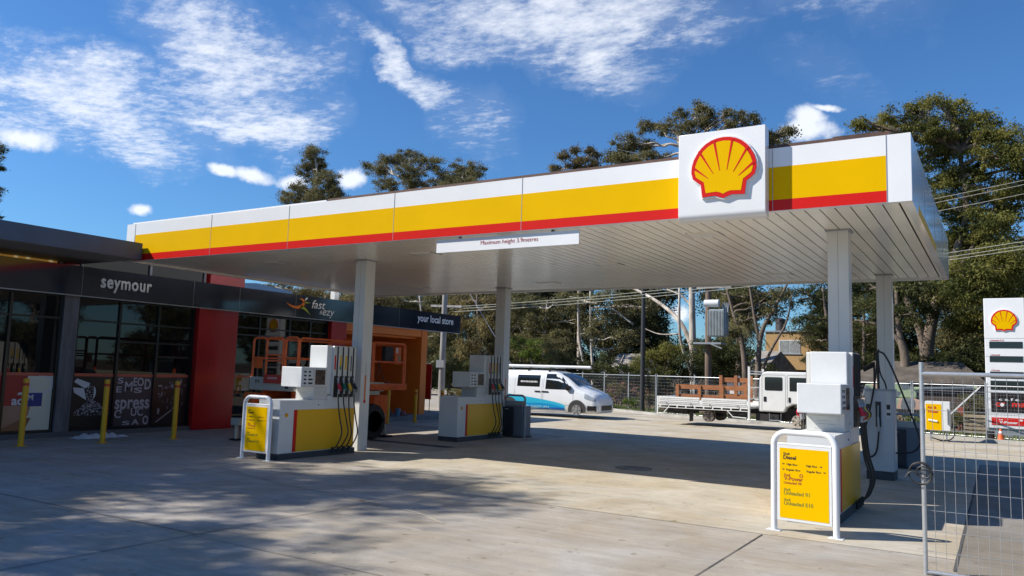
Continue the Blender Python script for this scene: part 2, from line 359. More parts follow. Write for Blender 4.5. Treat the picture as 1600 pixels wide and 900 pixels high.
def joint(a, b, w=.014):
    n = max(2, int(math.dist(a, b)/.5)); z = .0065
    for i in range(n):
        p = [a[0]+(b[0]-a[0])*i/n, a[1]+(b[1]-a[1])*i/n]; q = [a[0]+(b[0]-a[0])*(i+1)/n, a[1]+(b[1]-a[1])*(i+1)/n]
        dx, dy = b[0]-a[0], b[1]-a[1]; l = math.hypot(dx, dy); ww = w*random.uniform(.7, 1.2); ox, oy = -dy/l*ww/2, dx/l*ww/2
        mb.quad((p[0]-ox, p[1]-oy, z), (q[0]-ox, q[1]-oy, z), (q[0]+ox, q[1]+oy, z), (p[0]+ox, p[1]+oy, z))
joint((-7.2, 1), (-7.2, 11.0)); joint((-16.5, 5.55), (-7.22, 5.55)); joint((-7.18, 5.48), (-3.0, 5.45), .008); joint((-2.4, 3), (-2.4, 9.6)); joint((-.42, 9.0), (-.42, 21.3), .03)
joint((-.4, 15.0), (6, 14.9), .01); joint((-.4, 10.4), (2, 10.35), .008); joint((-1.55, 24), (-.2, 27.5), .012)
tag(mb.build('expansion_joints', JM), kind='structure')
def strip(name, line, w, z0, z1, M, off=0):
    P = [Vector((x, y, 0)) for x, y in line]; A = []; B = []
    for i, p in enumerate(P):
        d = (P[min(i+1, len(P)-1)]-P[max(i-1, 0)]).normalized(); nrm = Vector((-d.y, d.x, 0)); nrm = nrm if nrm.y > 0 else -nrm
        A.append(p+nrm*off); B.append(p+nrm*(off+w))
    mb = MB()
    for i in range(len(P)-1):
        a, b, c, d = A[i], A[i+1], B[i+1], B[i]
        up = lambda v, z: (v.x, v.y, z)
        mb.quad(up(a, z1), up(b, z1), up(c, z1), up(d, z1)); mb.quad(up(a, z0), up(b, z0), up(b, z1), up(a, z1)); mb.quad(up(d, z1), up(c, z1), up(c, z0), up(d, z0))
    return tag(mb.build(name, M), kind='structure')
for nm, path, w0, M in (('dust_line', [(-12.3, 9.3), (-11.3, 9.25), (-10.2, 8.9), (-9.1, 8.6), (-8.1, 8.5), (-7.4, 8.3), (-6.4, 8.1), (-5.6, 7.7)], .035, CONC2),):
    P = smoothpath([(x, y, 0) for x, y in path], 8); mb = MB(); vs = []
    for i, p in enumerate(P): w = w0*(.4+random.random())*(1-abs(i/len(P)-.5)); vs += [(p.x, p.y-w, .0052), (p.x+.02, p.y+w, .0052)]
    mb.add(vs, [(2*i, 2*i+2, 2*i+3, 2*i+1) for i in range(len(P)-1)]); tag(mb.build(nm, M), kind='structure')
def single(mb, name, M, label, cat, loc, group=None, **k): return tag(mb.build(name, M, loc=loc, **k), label, cat, group)
mb = MB(); mb.tube([(-6.1, 14.6, .004), (-6.1, 14.6, .014)], .36, 28, 0); mb.tube([(-6.1, 14.6, .0145), (-6.1, 14.6, .017)], .31, 28, 1)
for k in range(7): mb.box(-6.32, -5.88, 14.42+k*.06, 14.43+k*.06, .0175, .02, 0)
single(mb, 'manhole_cover', [CONC3, mat('worn_cover', (.24, .22, .20), .8, var=.3)], 'round tank cover in the shaded concrete under the middle of the canopy', 'manhole cover', (-6.1, 14.6, 0))
mb = MB(); mb.box(-13.9, -10.9, 15.05, 15.35, .004, .010, 0)
for k in range(50): mb.box(-13.88+k*.06, -13.85+k*.06, 15.07, 15.33, .0105, .014, 1)
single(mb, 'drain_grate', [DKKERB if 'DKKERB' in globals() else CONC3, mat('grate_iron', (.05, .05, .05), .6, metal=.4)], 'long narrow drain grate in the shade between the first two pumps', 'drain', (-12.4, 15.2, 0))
strip('kerb', KL, .32, -.16, .11, KERB)
strip('verge', KL, 3.2, -.16, .06, GRASS, .32)
strip('garden_bed', KL, 60, -.16, .02, DIRT, 3.52)

# ------------------------------------------------------------------ fuel canopy
ZS = 4.15; XL, XR, YF, YB, ZT = -17.77, -.88, 11.11, 19.88, 5.03
can = thing('fuel_canopy', 'large flat white fuel canopy with yellow and red striped edge over the pumps', 'canopy', ((XL+XR)/2, (YF+YB)/2, 0))
mb = MB(); mb.box(XL, XR, YF, YF+.10, 4.13, ZT, 0)
mb.box(-17.42, XR-.29, YF-.003, YF, 4.29, 4.755, 1); mb.box(-17.42, XR-.29, YF-.004, YF, 4.137, 4.289, 2)
for x in (-17.44, -14.66, -12.24, -9.47, -6.71, -3.98, -2.62, -1.17): mb.box(x-.004, x+.004, YF-.0055, YF-.001, 4.13, ZT, 3)
f0 = mb.build('front_fascia', [WHITE, YELLOW, RED, GREYM], can)
mb = MB(); mb.box(XR-.10, XR, YF+.101, YB-.101, 4.13, ZT, 0); mb.box(XR, XR+.003, YF+1.0, YF+4.6, 4.135, 4.26, 2)
for y in (13.2, 15.4, 17.6): mb.box(XR, XR+.004, y-.004, y+.004, 4.13, ZT, 1)
mb.build('side_fascia', [mat('glossy_white_panel', (.80, .81, .84), .13, spec=.6, coat=.35), GREYM, YELLOW], can)
mb = MB(); mb.box(XL, XL+.10, YF+.101, YB-.101, 4.13, ZT, 0); mb.build('side_fascia', [WHITE], can)
mb = MB(); mb.box(XL, XR, YB-.10, YB, 4.13, ZT, 0); mb.build('rear_fascia', [WHITE], can)
mb = MB(); mb.box(XL+.1, XR-.1, YF+.1, YB-.1, 4.205, 4.22, 1)
x = XL+.12; pitch = .2
while x + pitch < XR-.16:
    mb.box(x, x+pitch-.017, YF+.16, YB-.16, 4.17, 4.182, 0); x += pitch
mb.box(XL+.101, XR-.101, YF+.101, YF+.155, 4.15, 4.2, 0); mb.box(XL+.101, XR-.101, YB-.155, YB-.101, 4.15, 4.2, 0)
mb.box(XR-.155, XR-.101, YF+.156, YB-.156, 4.15, 4.2, 0); mb.box(XL+.101, XL+.118, YF+.156, YB-.156, 4.15, 4.2, 0)
mb.build('soffit', [SOFFIT, DARKGAP], can)
mb = MB(); mb.box(XL+.1, XR-.1, YF+.1, YB-.1, 4.85, 4.9); mb.build('roof_sheet', GREYM, can)
mb = MB(); mb.box(-11.2, XR-.25, YF+.02, YF+.09, ZT+.001, ZT+.05); mb.box(XR-.95, XR-.35, YF+.03, YF+.5, ZT+.051, ZT+.07)
mb.build('roof_edge_strip', mat('rusty_brown_flashing', (.10, .05, .035), .7, var=.3), can)
mb = MB(); mb.box(-17.6, -11.25, YF+.03, YF+.10, ZT+.001, ZT+.035); mb.build('roof_edge_flashing', WHITE, can)
LENS = mat('lamp_lens', (.80, .80, .78), .25)
for x, y in ((-4.1, 12.72), (-4.15, 18.2), (-14.37, 12.76), (-10.04, 12.84), (-10.09, 18.2), (-14.4, 18.2), (-7.1, 15.5)):
    mb = MB(); mb.box(x-.26, x+.26, y-.2, y+.2, 4.158, 4.1695, 0); mb.box(x-.275, x-.262, y-.2, y+.2, 4.155, 4.168, 1); mb.box(x+.262, x+.275, y-.2, y+.2, 4.155, 4.168, 1)
    d = mb.build('downlight', [SOFFIT, GREYM], can)
    mb = MB(); mb.box(x-.17, x+.17, y-.11, y+.11, 4.150, 4.157); mb.build('lens', LENS, d)
COLM = mat('column_white_cladding', (.70, .70, .68), .25, var=.03, vscale=2)
ORF = mat('orange_label_film', (.75, .22, .05), .5)
for cx, cy, lab in ((-12.14, 13.04, 1), (-12.14, 18.85, 1), (-2.24, 13.04, 0), (-2.24, 18.85, 0)):
    mb = MB(); w = .305
    mb.box(cx, cx+w, cy, cy+w, 0, 4.169); mb.box(cx+w/2-.003, cx+w/2+.003, cy-.002, cy-.0002, .0, 4.14, 1)
    mb.box(cx-.03, cx+w+.03, cy-.03, cy+w+.03, 4.146, 4.168, 1)
    c = mb.build('column', [COLM, GREYM], can, bevel=.004)
    if lab:
        mb = MB(); xx = cx+w; mb.box(xx+.001, xx+.003, cy+.125, cy+.175, 1.02, 1.62, 0); mb.box(xx+.0035, xx+.004, cy+.12, cy+.18, 1.02, 1.09, 2)
        rr = random.Random(3)
        for k in range(13):
            z = 1.86-.062*k
            for q in range(3):
                a = rr.uniform(-.02, .008); mb.box(xx+.0035, xx+.0045, cy+.15+a, cy+.15+a+rr.uniform(.008, .018), z+q*.014, z+q*.014+rr.uniform(.006, .012), 1)
        mb.build('column_label', [ORF, BLACK, RED], c)
mb = MB(); mb.box(-18.60, -18.42, 18.85, 19.05, 3.6, 4.3); mb.build('column', COLM, can)
# sign box with the emblem
mb = MB()
prof = [(10.91, 5.33), (11.105, 5.33), (11.105, 4.04)] + [(10.91+.10-.10*math.cos(R_(t)), 4.14-.10*math.sin(R_(t))) for t in range(90, -1, -15)]
mb.poly([(a, b) for a, b in prof], (-2.67, 0, 0), (0, 1, 0), (0, 0, 1), 1.25)
sb = mb.build('sign_box', WHITE, can, smooth=True, bevel=.006)
scallop(sb, (-3.245, 10.909, 4.36), NEGY, .93, t=.035)
# clearance sign
cs = thing('clearance_sign', 'long narrow white maximum height sign hanging under the front canopy edge', 'sign', (-7.08, 11.19, 3.86))
mb = MB(); mb.box(-8.50, -5.66, 11.17, 11.20, 3.86, 4.09); mb.build('panel', WHITE, cs, bevel=.003)
mb = MB(); text('Maximum height 3.9metres', mb, (-7.55, 11.1665, 3.955), NEGY, width=1.14, height=.075, bold=.0); mb.build('lettering', mat('dark_red_lettering', (.30, .01, .015), .5), cs)
for x in (-8.0, -6.15):
    mb = MB(); mb.tube([(x, 11.185, 4.09), (x+.01, 11.185, 4.17)], .006, 6); mb.box(x-.03, x+.03, 11.18, 11.2, 4.10, 4.118); mb.build('bracket', BLACK, cs)

# ------------------------------------------------------------------ store
st = thing('store_building', 'dark fronted petrol station shop with red pillars and an orange corner recess', 'shop', (-19, 13, 0))
XW = -18.45
mb = MB()
mb.box(-30, XW-.06, 2, 18.62, 0, 3.3, 0); mb.box(-30, -19.5, 2, 15.95, 3.9, 4.62, 0); mb.box(-30, -20.9, 18.62, 23.65, 0, 3.6, 0)
mb.box(-30, -18.46, 2, 25.6, 3.3, 3.88, 0)
mb.build('wall', mat('charcoal_wall', (.03, .032, .036), .6), st)
mb = MB(); mb.box(XW-.06, -18.30, 2, 19.3, 0, .11); mb.build('plinth', mat('grey_plinth', (.10, .105, .11), .7), st)
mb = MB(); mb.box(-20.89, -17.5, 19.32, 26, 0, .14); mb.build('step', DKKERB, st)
mb = MB(); mb.box(-18.45, -18.2, 2, 25.69, 3.26, 3.94, 0)
for y in (4.5, 7.5, 10.38, 13.4, 14.9, 17.0, 19.6, 21.9): mb.box(-18.2, -18.1985, y-.003, y+.003, 3.26, 3.94, 1)
mb.box(-18.21, -18.185, 2, 25.69, 3.235, 3.258, 1)
band = mb.build('fascia_band', [NAVY, GREYM], st)
LW = mat('white_lettering', (.80, .80, .80), .5)
mb = MB()
for k_, dy_ in enumerate((-.012, .012, 0)): text('seymour', mb, (-18.196+.0008*k_, 10.83+dy_, 3.50+.004*k_), POSX, width=1.33, height=.32, bold=.02, space=1.1); mb.build('lettering', LW, band)
mb = MB(); text('fast', mb, (-18.196, 17.66, 3.585), POSX, width=.58, height=.27, bold=.004, shear=.25)
text('ezy', mb, (-18.196, 18.14, 3.40), POSX, width=.52, height=.26, bold=.004, shear=.25); text('&', mb, (-18.196, 18.0, 3.42), POSX, width=.13, height=.13, shear=.2); mb.build('lettering', LW, band); mb = MB()
text('your local store', mb, (-18.196, 22.95, 3.56), POSX, width=2.25, height=.27, bold=.018); mb.build('lettering', LW, band)
# running figure of brush strokes
def stroke(pts, ws, mb, mi, x=-18.196):
    P = smoothpath([(0, a, b) for a, b in pts], 5); n = len(P); vs = []
    for i, p in enumerate(P):
        d = (P[min(i+1, n-1)]-P[max(i-1, 0)]).normalized(); f = i/(n-1)*(len(ws)-1); k = min(int(f), len(ws)-2); w = ws[k]+(ws[k+1]-ws[k])*(f-k)
        q = Vector((0, -d.z, d.y))*w/2; vs += [(x, (p+q).y, (p+q).z), (x, (p-q).y, (p-q).z)]
    mb.add(vs, [(2*i, 2*i+1, 2*i+3, 2*i+2) for i in range(n-1)], mi)
mb = MB()
stroke([(16.62, 3.66), (16.85, 3.57), (17.1, 3.56), (17.3, 3.66), (17.3, 3.78), (17.14, 3.84)], [.01, .07, .09, .10, .08, .01], mb, 0)
stroke([(17.2, 3.60), (17.4, 3.52), (17.62, 3.36)], [.10, .07, .005], mb, 1); stroke([(17.3, 3.74), (17.45, 3.73), (17.6, 3.735)], [.045, .03, .004], mb, 1)
stroke([(17.37, 3.80), (17.42, 3.85), (17.46, 3.89)], [.03, .06, .02], mb, 2)
mb.build('logo', [ORANGE, mat('lime_film', (.42, .48, .03), .5), LW], band)
for y0, y1, z0, M in ((13.65, 14.93, .005, DKRED), (18.62, 19.30, .12, DKRED)):
    mb = MB(); mb.box(XW-.05, -18.24, y0, y1, z0, 3.255); mb.build('pillar', M, st, bevel=.006)
mb = MB(); mb.box(XW-.05, -18.33, 10.09, 10.43, .112, 3.258); mb.build('pillar', mat('worn_grey_render', (.13, .13, .14), .6, var=.35, vscale=1.5, stretch=(1, 3, .5)), st)
mb = MB(); mb.box(-20.88, -18.24, 23.31, 23.65, .141, 3.258); mb.box(-18.46, -18.26, 19.31, 23.3, 2.98, 3.257); mb.build('portal_frame', ORANGE, st)
mb = MB(); mb.box(-20.88, -20.8, 19.31, 23.3, .141, 3.25); mb.box(-20.79, -18.47, 19.305, 19.36, .141, 3.25); mb.box(-20.79, -18.47, 19.37, 23.3, 2.9, 2.97); mb.build('recess_wall', ORANGE, st)
mb = MB(); mb.box(-19.9, -19.86, 2, 15.9, 3.9, 4.4)
# clerestory strip
CW = mat('glowing_timber_lining', (.70, .42, .12), .6, var=.2, stretch=(1, 1, 4), emit=((.55, .30, .06), .16)); STUD = mat('glowing_pale_timber_stud', (.75, .62, .38), .7, emit=((.75, .60, .30), .22))  # lining and studs glow weakly themselves, standing in for light from inside
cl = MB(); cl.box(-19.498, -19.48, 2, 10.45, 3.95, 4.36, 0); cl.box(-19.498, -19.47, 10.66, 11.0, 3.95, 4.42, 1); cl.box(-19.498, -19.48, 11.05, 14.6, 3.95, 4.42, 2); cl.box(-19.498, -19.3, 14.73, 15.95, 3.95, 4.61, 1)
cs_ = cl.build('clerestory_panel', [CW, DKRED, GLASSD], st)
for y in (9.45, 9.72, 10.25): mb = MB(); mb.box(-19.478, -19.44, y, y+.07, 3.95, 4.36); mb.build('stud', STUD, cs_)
mb = MB(); mb.box(-19.47, -19.42, 2, 14.7, 4.37, 4.42)
for y in (10.5, 11.02, 12.9, 14.62): mb.box(-19.469, -19.43, y, y+.06, 3.95, 4.369)
mb.build('clerestory_frame', mat('grey_painted_frame', (.30, .29, .27), .6), st)
mb = MB(); mb.box(-31, -17.0, 2, 11.04, 4.14, 4.52, 0); mb.box(-31, -17.03, 2.03, 11.01, 4.135, 4.139, 1); up_ = mb.build('upper_roof', [NAVY2, mat('grey_eave_lining', (.30, .30, .30), .6)], st)
mb = MB(); mb.box(-29.9, -19.45, 11.05, 15.95, 4.621, 4.7); mb.build('roof_sheet', GREYM, st)
mb = MB(); mb.poly([(14.5, 4.3), (20.4, 4.86), (22.2, 4.72), (22.2, 4.5), (14.5, 4.2)], (-24, 0, 0), (0, 1, 0), (0, 0, 1), 5); mb.build('rear_roof', mat('pale_metal_roofing', (.55, .58, .62), .4), st)
# windows: frame, panes, film posters
STRIPE = mat('coral_stripe_film', (.50, .10, .06), .4)
PBLK = mat('poster_black', (.012, .012, .014), .3); PGREY = mat('poster_grey', (.30, .29, .31), .4); PLG = mat('poster_light_grey', (.62, .62, .64), .4)
PCREAM = mat('poster_cream', (.68, .63, .50), .4); PRED = mat('poster_red', (.35, .02, .02), .4); PBLUE = mat('poster_blue', (.02, .04, .22), .4); PBRN = mat('poster_brown', (.28, .12, .05), .4)
def window(y0, y1, z0, z1, mull, trans, x=XW, posters=True, zt=1.38):
    mb = MB(); xf = x+.06
    mb.box(x-.02, xf, y0, y0+.05, z0, z1); mb.box(x-.02, xf, y1-.05, y1, z0, z1); mb.box(x-.02, xf, y0+.05, y1-.05, z1-.05, z1); mb.box(x-.02, xf, y0+.05, y1-.05, z0, z0+.05)
    for y in mull: mb.box(x-.02, xf-.001, y-.03, y+.03, z0+.05, z1-.05)
    ys = [y0+.05]+[v for y in mull for v in (y-.03, y+.03)]+[y1-.05]
    for i in range(0, len(ys), 2):
        for z in trans[min(i//2, len(trans)-1)]: mb.box(x-.02, xf-.006, ys[i], ys[i+1], z-.02, z+.02)
    w = mb.build('window_frame', FRAME, st)
    for i in range(0, len(ys), 2):
        mb = MB(); mb.box(x-.01, x+.012+.0012*random.random(), ys[i]-.01, ys[i+1]+.01, z0+.03, z1-.03)
        mb.build('pane', GLASSD, w)
        if posters:
            mb = MB(); mb.box(x+.014, x+.018, ys[i]+.005, ys[i+1]-.005, zt, zt+.07, 0); mb.build('stripe', STRIPE, w)
    return w, [(ys[i]+.005, ys[i+1]-.005) for i in range(0, len(ys), 2)]
w1, b1 = window(6.2, 10.09, .112, 3.255, (8.97,), ([2.71],)); window(2.3, 6.15, .112, 3.255, (4.2,), ([2.71],))
w2, b2 = window(10.44, 13.64, .112, 3.255, (11.52, 12.58), ([2.70], [2.69, 2.24], [2.69, 2.24, 1.9]))
xp = XW+.014
def P3(mb, pts, dx, mi): mb.add([(xp+dx, a, b) for a, b in pts], [tuple(range(len(pts)))], mi)
def rec(a, b, c, d): return [(a, c), (b, c), (b, d), (a, d)]
# bread packet on a board
y0, y1 = b1[1]; mb = MB(); P3(mb, rec(y0, y1, .17, 1.375), 0, 0); P3(mb, rec(y0, 9.48, .72, 1.375), .001, 1); P3(mb, [(y0, .17), (9.5, .17), (9.62, .45), (y0, .42)], .001, 3)
P3(mb, [(y0, .22), (9.55, .5), (9.6, .72), (y0, .72)], .0015, 5); P3(mb, rec(9.46, 9.83, .70, 1.0), .002, 2); P3(mb, [(9.3, 1.0), (9.45, 1.02), (9.45, .97), (9.3, .95)], .002, 4)
P3(mb, [(9.8+.27*math.cos(t), 1.18+.21*math.sin(t)) for t in np.linspace(0, 6.28, 24)[:-1]], .0013, 4); P3(mb, [(9.78+.24*math.cos(t), 1.19+.18*math.sin(t)) for t in np.linspace(0, 6.28, 24)[:-1]], .0017, 0)
text('ad', mb, (xp+.003, 9.18, .74), POSX, height=.2, bold=.03, mi=4); text('M', mb, (xp+.003, 9.52, .84), POSX, height=.12, bold=.03, mi=4)
mb.build('poster', [PCREAM, PRED, PBLUE, PBRN, PLG, mat('poster_tan', (.40, .22, .14), .4)], w1)
y0, y1 = b1[0]; mb = MB(); P3(mb, rec(y0, y1, .17, 1.375), 0, 0); P3(mb, rec(8.2, y1, .17, 1.375), .001, 1); P3(mb, rec(8.2, y1, .17, .5), .002, 2); mb.build('poster', [PCREAM, PRED, PBRN], w1)
# coffee beans pouring from a scoop
y0, y1 = b2[0]; mb = MB(); P3(mb, rec(y0, y1, .17, 1.375), 0, 0)
P3(mb, [(y0+.03, 1.25), (y0+.1, 1.33), (y0+.42, 1.22), (y0+.40, 1.14), (y0+.3, 1.1)], .001, 2); P3(mb, [(y0+.02, 1.12), (y0+.28, 1.1), (y0+.36, .82), (y0+.05, 1.0)], .001, 2)
P3(mb, [(y0+.52+.06*math.cos(t), 1.0+.14*math.sin(t)) for t in np.linspace(-1.6, 1.6, 12)]+[(y0+.53, 1.02)], .001, 2)
rr = random.Random(5)
for k in range(420):
    a = rr.random(); yc = y0+.5+(rr.random()-.5)*2*.48*a**.7; hh = .86-.34*abs(yc-y0-.5)/.5*1.1
    z = .45+(hh-.45)*rr.random()**.6
    if k < 60: yc = y0+.43+rr.uniform(-.08, .08); z = rr.uniform(.8, 1.15)
    if z < .42 or not (y0+.02 < yc < y1-.02): continue
    s = rr.uniform(.006, .017); t0 = rr.uniform(0, 3); P3(mb, [(yc+s*1.5*math.cos(t+t0), z+s*.7*math.sin(t+t0*1.4)) for t in (0, 1, 2.1, 3.1, 4.2, 5.2)], .0015, rr.choice((1, 1, 2)))
mb.build('poster', [PBLK, PGREY, PLG], w2)
# blocks of coffee words
y0, y1 = b2[1]; mb = MB(); P3(mb, rec(y0, y1, .17, 1.375), 0, 0)
for s, yy, zz, ww, hh in (('spress', .02, .60, .93, .34), ('M', .25, 1.03, .20, .24), ('EO', .47, 1.16, .28, .21), ('UC', .46, .42, .33, .20), ('C', .03, .38, .17, .2), ('D', .78, 1.08, .17, .26), ('S', .05, 1.22, .15, .14), ('S', .5, .99, .22, .13), ('O', .8, .2, .15, .22), ('E', .03, 1.0, .14, .15), ('S', .25, .2, .2, .1), ('A', .5, .2, .2, .14)):
    text(s, mb, (xp+.002, y0+yy, zz), POSX, width=ww, height=hh, bold=.02, mi=1)
mb.build('poster', [mat('poster_dark_grey', (.055, .05, .06), .4), mat('poster_mid_grey', (.46, .44, .48), .4)], w2)
# espresso machine in black and white
y0, y1 = b2[2]; mb = MB(); P3(mb, rec(y0, y1, .17, 1.375), 0, 0)
for k in range(46):
    yc, z = y0+rr.uniform(.05, .95), rr.uniform(.5, 1.34); a, b = rr.uniform(.015, .09), rr.uniform(.008, .05)
    if rr.random() < .4: a, b = b, a
    P3(mb, [(yc+a*math.cos(t+.4)*rr.uniform(.7, 1.2), z+b*math.sin(t+.4)) for t in (0, .9, 1.9, 2.8, 3.9, 5.0)], .001+.0002*k/10, rr.choice((1, 1, 2))) if yc+a < y1-.02 and yc-a > y0+.02 else None
P3(mb, [(y0+.08, .24), (y0+.12, .23), (y0+.55, .52), (y0+.53, .55)], .002, 2)
mb.build('poster', [PBLK, mat('poster_charcoal', (.08, .08, .10), .4), PGREY], w2)
w3, b3 = window(14.94, 18.61, .112, 3.22, (15.85, 17.0, 17.85), ([2.83, 2.62], [2.83, 2.62], [2.83, 2.62], [2.83, 2.62]), posters=False)
mb = MB(); mb.box(xp, xp+.003, 14.99, 15.8, 1.4, 1.46); mb.build('stripe', STRIPE, w3)
mb = MB(); text('fast', mb, (xp+.003, 15.25, 1.2), POSX, height=.12, shear=.2); text('& ezy', mb, (xp+.003, 15.2, 1.03), POSX, height=.12, shear=.2); mb.build('lettering', PLG, w3)

def single(mb, name, M, label, cat, loc, group=None, **k): return tag(mb.build(name, M, loc=loc, **k), label, cat, group)
def bollard(x, y, h, label, cap=True):
    mb = MB(); r = .056
    mb.tube([(x, y, 0), (x, y, h-.15)], r, 20, 0); mb.tube([(x, y, h-.15), (x, y, h-.09)], r+.0006, 20, 1); mb.tube([(x, y, h-.09), (x, y, h-.012), (x, y, h)], [r, r, r*.9], 20, 0)
    mb.box(x-.09, x+.09, y-.09, y+.09, 0, .012, 0)
    return single(mb, 'bollard', [BOLL, mat('red_reflective_tape', (.55, .04, .01), .4)], label, 'bollard', (x, y, 0), 'yellow bollards along the shop front', smooth=True)
bollard(-16.88, 8.66, 1.36, 'yellow bollard with red band in front of the cream bread poster')
bollard(-16.53, 10.17, 1.36, 'yellow bollard with red band standing beside the crumpled white sheet')
bollard(-16.41, 11.82, 1.34, 'yellow bollard with red band nearest the tall dark red pillar')
bollard(-16.98, 20.08, 1.25, 'yellow bollard half hidden behind the front column beside the orange machine wheel')
bollard(-16.9, 21.4, 1.1, 'yellow bollard in front of the orange recess by the step')
bollard(-16.3, 22.1, 1.1, 'yellow bollard past the orange corner post beside the middle fuel pump')
# crumpled sheet
gx, gy = np.meshgrid(np.linspace(-.35, .35, 22), np.linspace(-.62, .62, 36)); vs = []
for a, b in zip(gx.ravel(), gy.ravel()):
    e = max(abs(a)/.35, abs(b)/.62); k = 1-.35*(math.sin(b*7)+1)*.3
    z = .012+max(0, 1-e)**.6*(.07+.05*math.sin(a*17+b*6)+.03*math.sin(b*23-a*9)); vs.append((-17.62+a*k*(1-.55*abs(b)), 10.75+b, z))
mb = MB(); mb.add(vs, [(j*22+i, j*22+i+1, (j+1)*22+i+1, (j+1)*22+i) for j in range(35) for i in range(21)])
single(mb, 'plastic_sheet', mat('white_plastic_sheet', (.55, .56, .58), .5), 'crumpled white plastic sheet lying on the concrete by the shop windows', 'plastic sheet', (-17.62, 10.75, 0), smooth=True)
# red board past the shop's corner
a0, a1 = at(663, 600, 24.3), at(673, 600, 24.3); z0, z1 = at(669, 624, 24.3).z, at(669, 569, 24.3).z
t = thing('red_board', 'dark red board on thin legs beyond the orange shop corner', 'board', (a1.x, 24.3, 0))
mb = MB(); mb.box(a0.x-.25, a1.x, 24.3, 24.36, z0, z1); mb.build('panel', DKRED, t)
for x in (a0.x-.2, a1.x-.05): mb = MB(); mb.tube([(x, 24.33, .14), (x, 24.33, z0)], .015, 6); mb.build('leg', BLACK, t)
# things left on the step in the recess
for k, (x, y, w, d, h, c, nm, lb) in enumerate(((-18.0, 20.8, .3, .25, .22, (.25, .24, .24), 'cardboard_box', 'small grey box on the step at the left of the recess clutter'), (-18.05, 21.35, .22, .3, .3, (.03, .03, .035), 'rubbish_bag', 'black rubbish bag slumped on the step in the recess'), (-17.95, 21.75, .2, .2, .25, (.10, .20, .30), 'paint_bucket', 'blue bucket on the step in the orange recess'), (-18.1, 22.15, .34, .4, .16, (.16, .05, .04), 'folded_cloth', 'dull red folded cloth on the step beneath the recess wall'))):
    mb = MB()
    if nm == 'paint_bucket': mb.tube([(x, y, .14), (x, y, .14+h)], [w*.42, w*.5], 14); mb.tube([(x, y, .14+h), (x, y, .155+h)], w*.53, 14)
    else:
        vs = []; n = 9
        for j in range(6):
            zz = j/5
            for i in range(n*2):
                a = math.pi*i/n; q = (1 if nm == 'cardboard_box' else 1-.6*zz**2+.12*math.sin(a*3+j)); ex = 12 if nm == 'cardboard_box' else 3
                den = (abs(math.cos(a))**ex+abs(math.sin(a))**ex)**(1/ex); vs.append((x+w/2*q*math.cos(a)/den, y+d/2*q*math.sin(a)/den, .141+h*zz))
        mb.add(vs, [(j*18+i, j*18+(i+1) % 18, (j+1)*18+(i+1) % 18, (j+1)*18+i) for j in range(5) for i in range(18)]+[tuple(5*18+i for i in range(18))])
    single(mb, nm, mat(nm+'_surface', c, .6, var=.2), lb, nm.split('_')[-1], (x, y, .14), smooth=True)

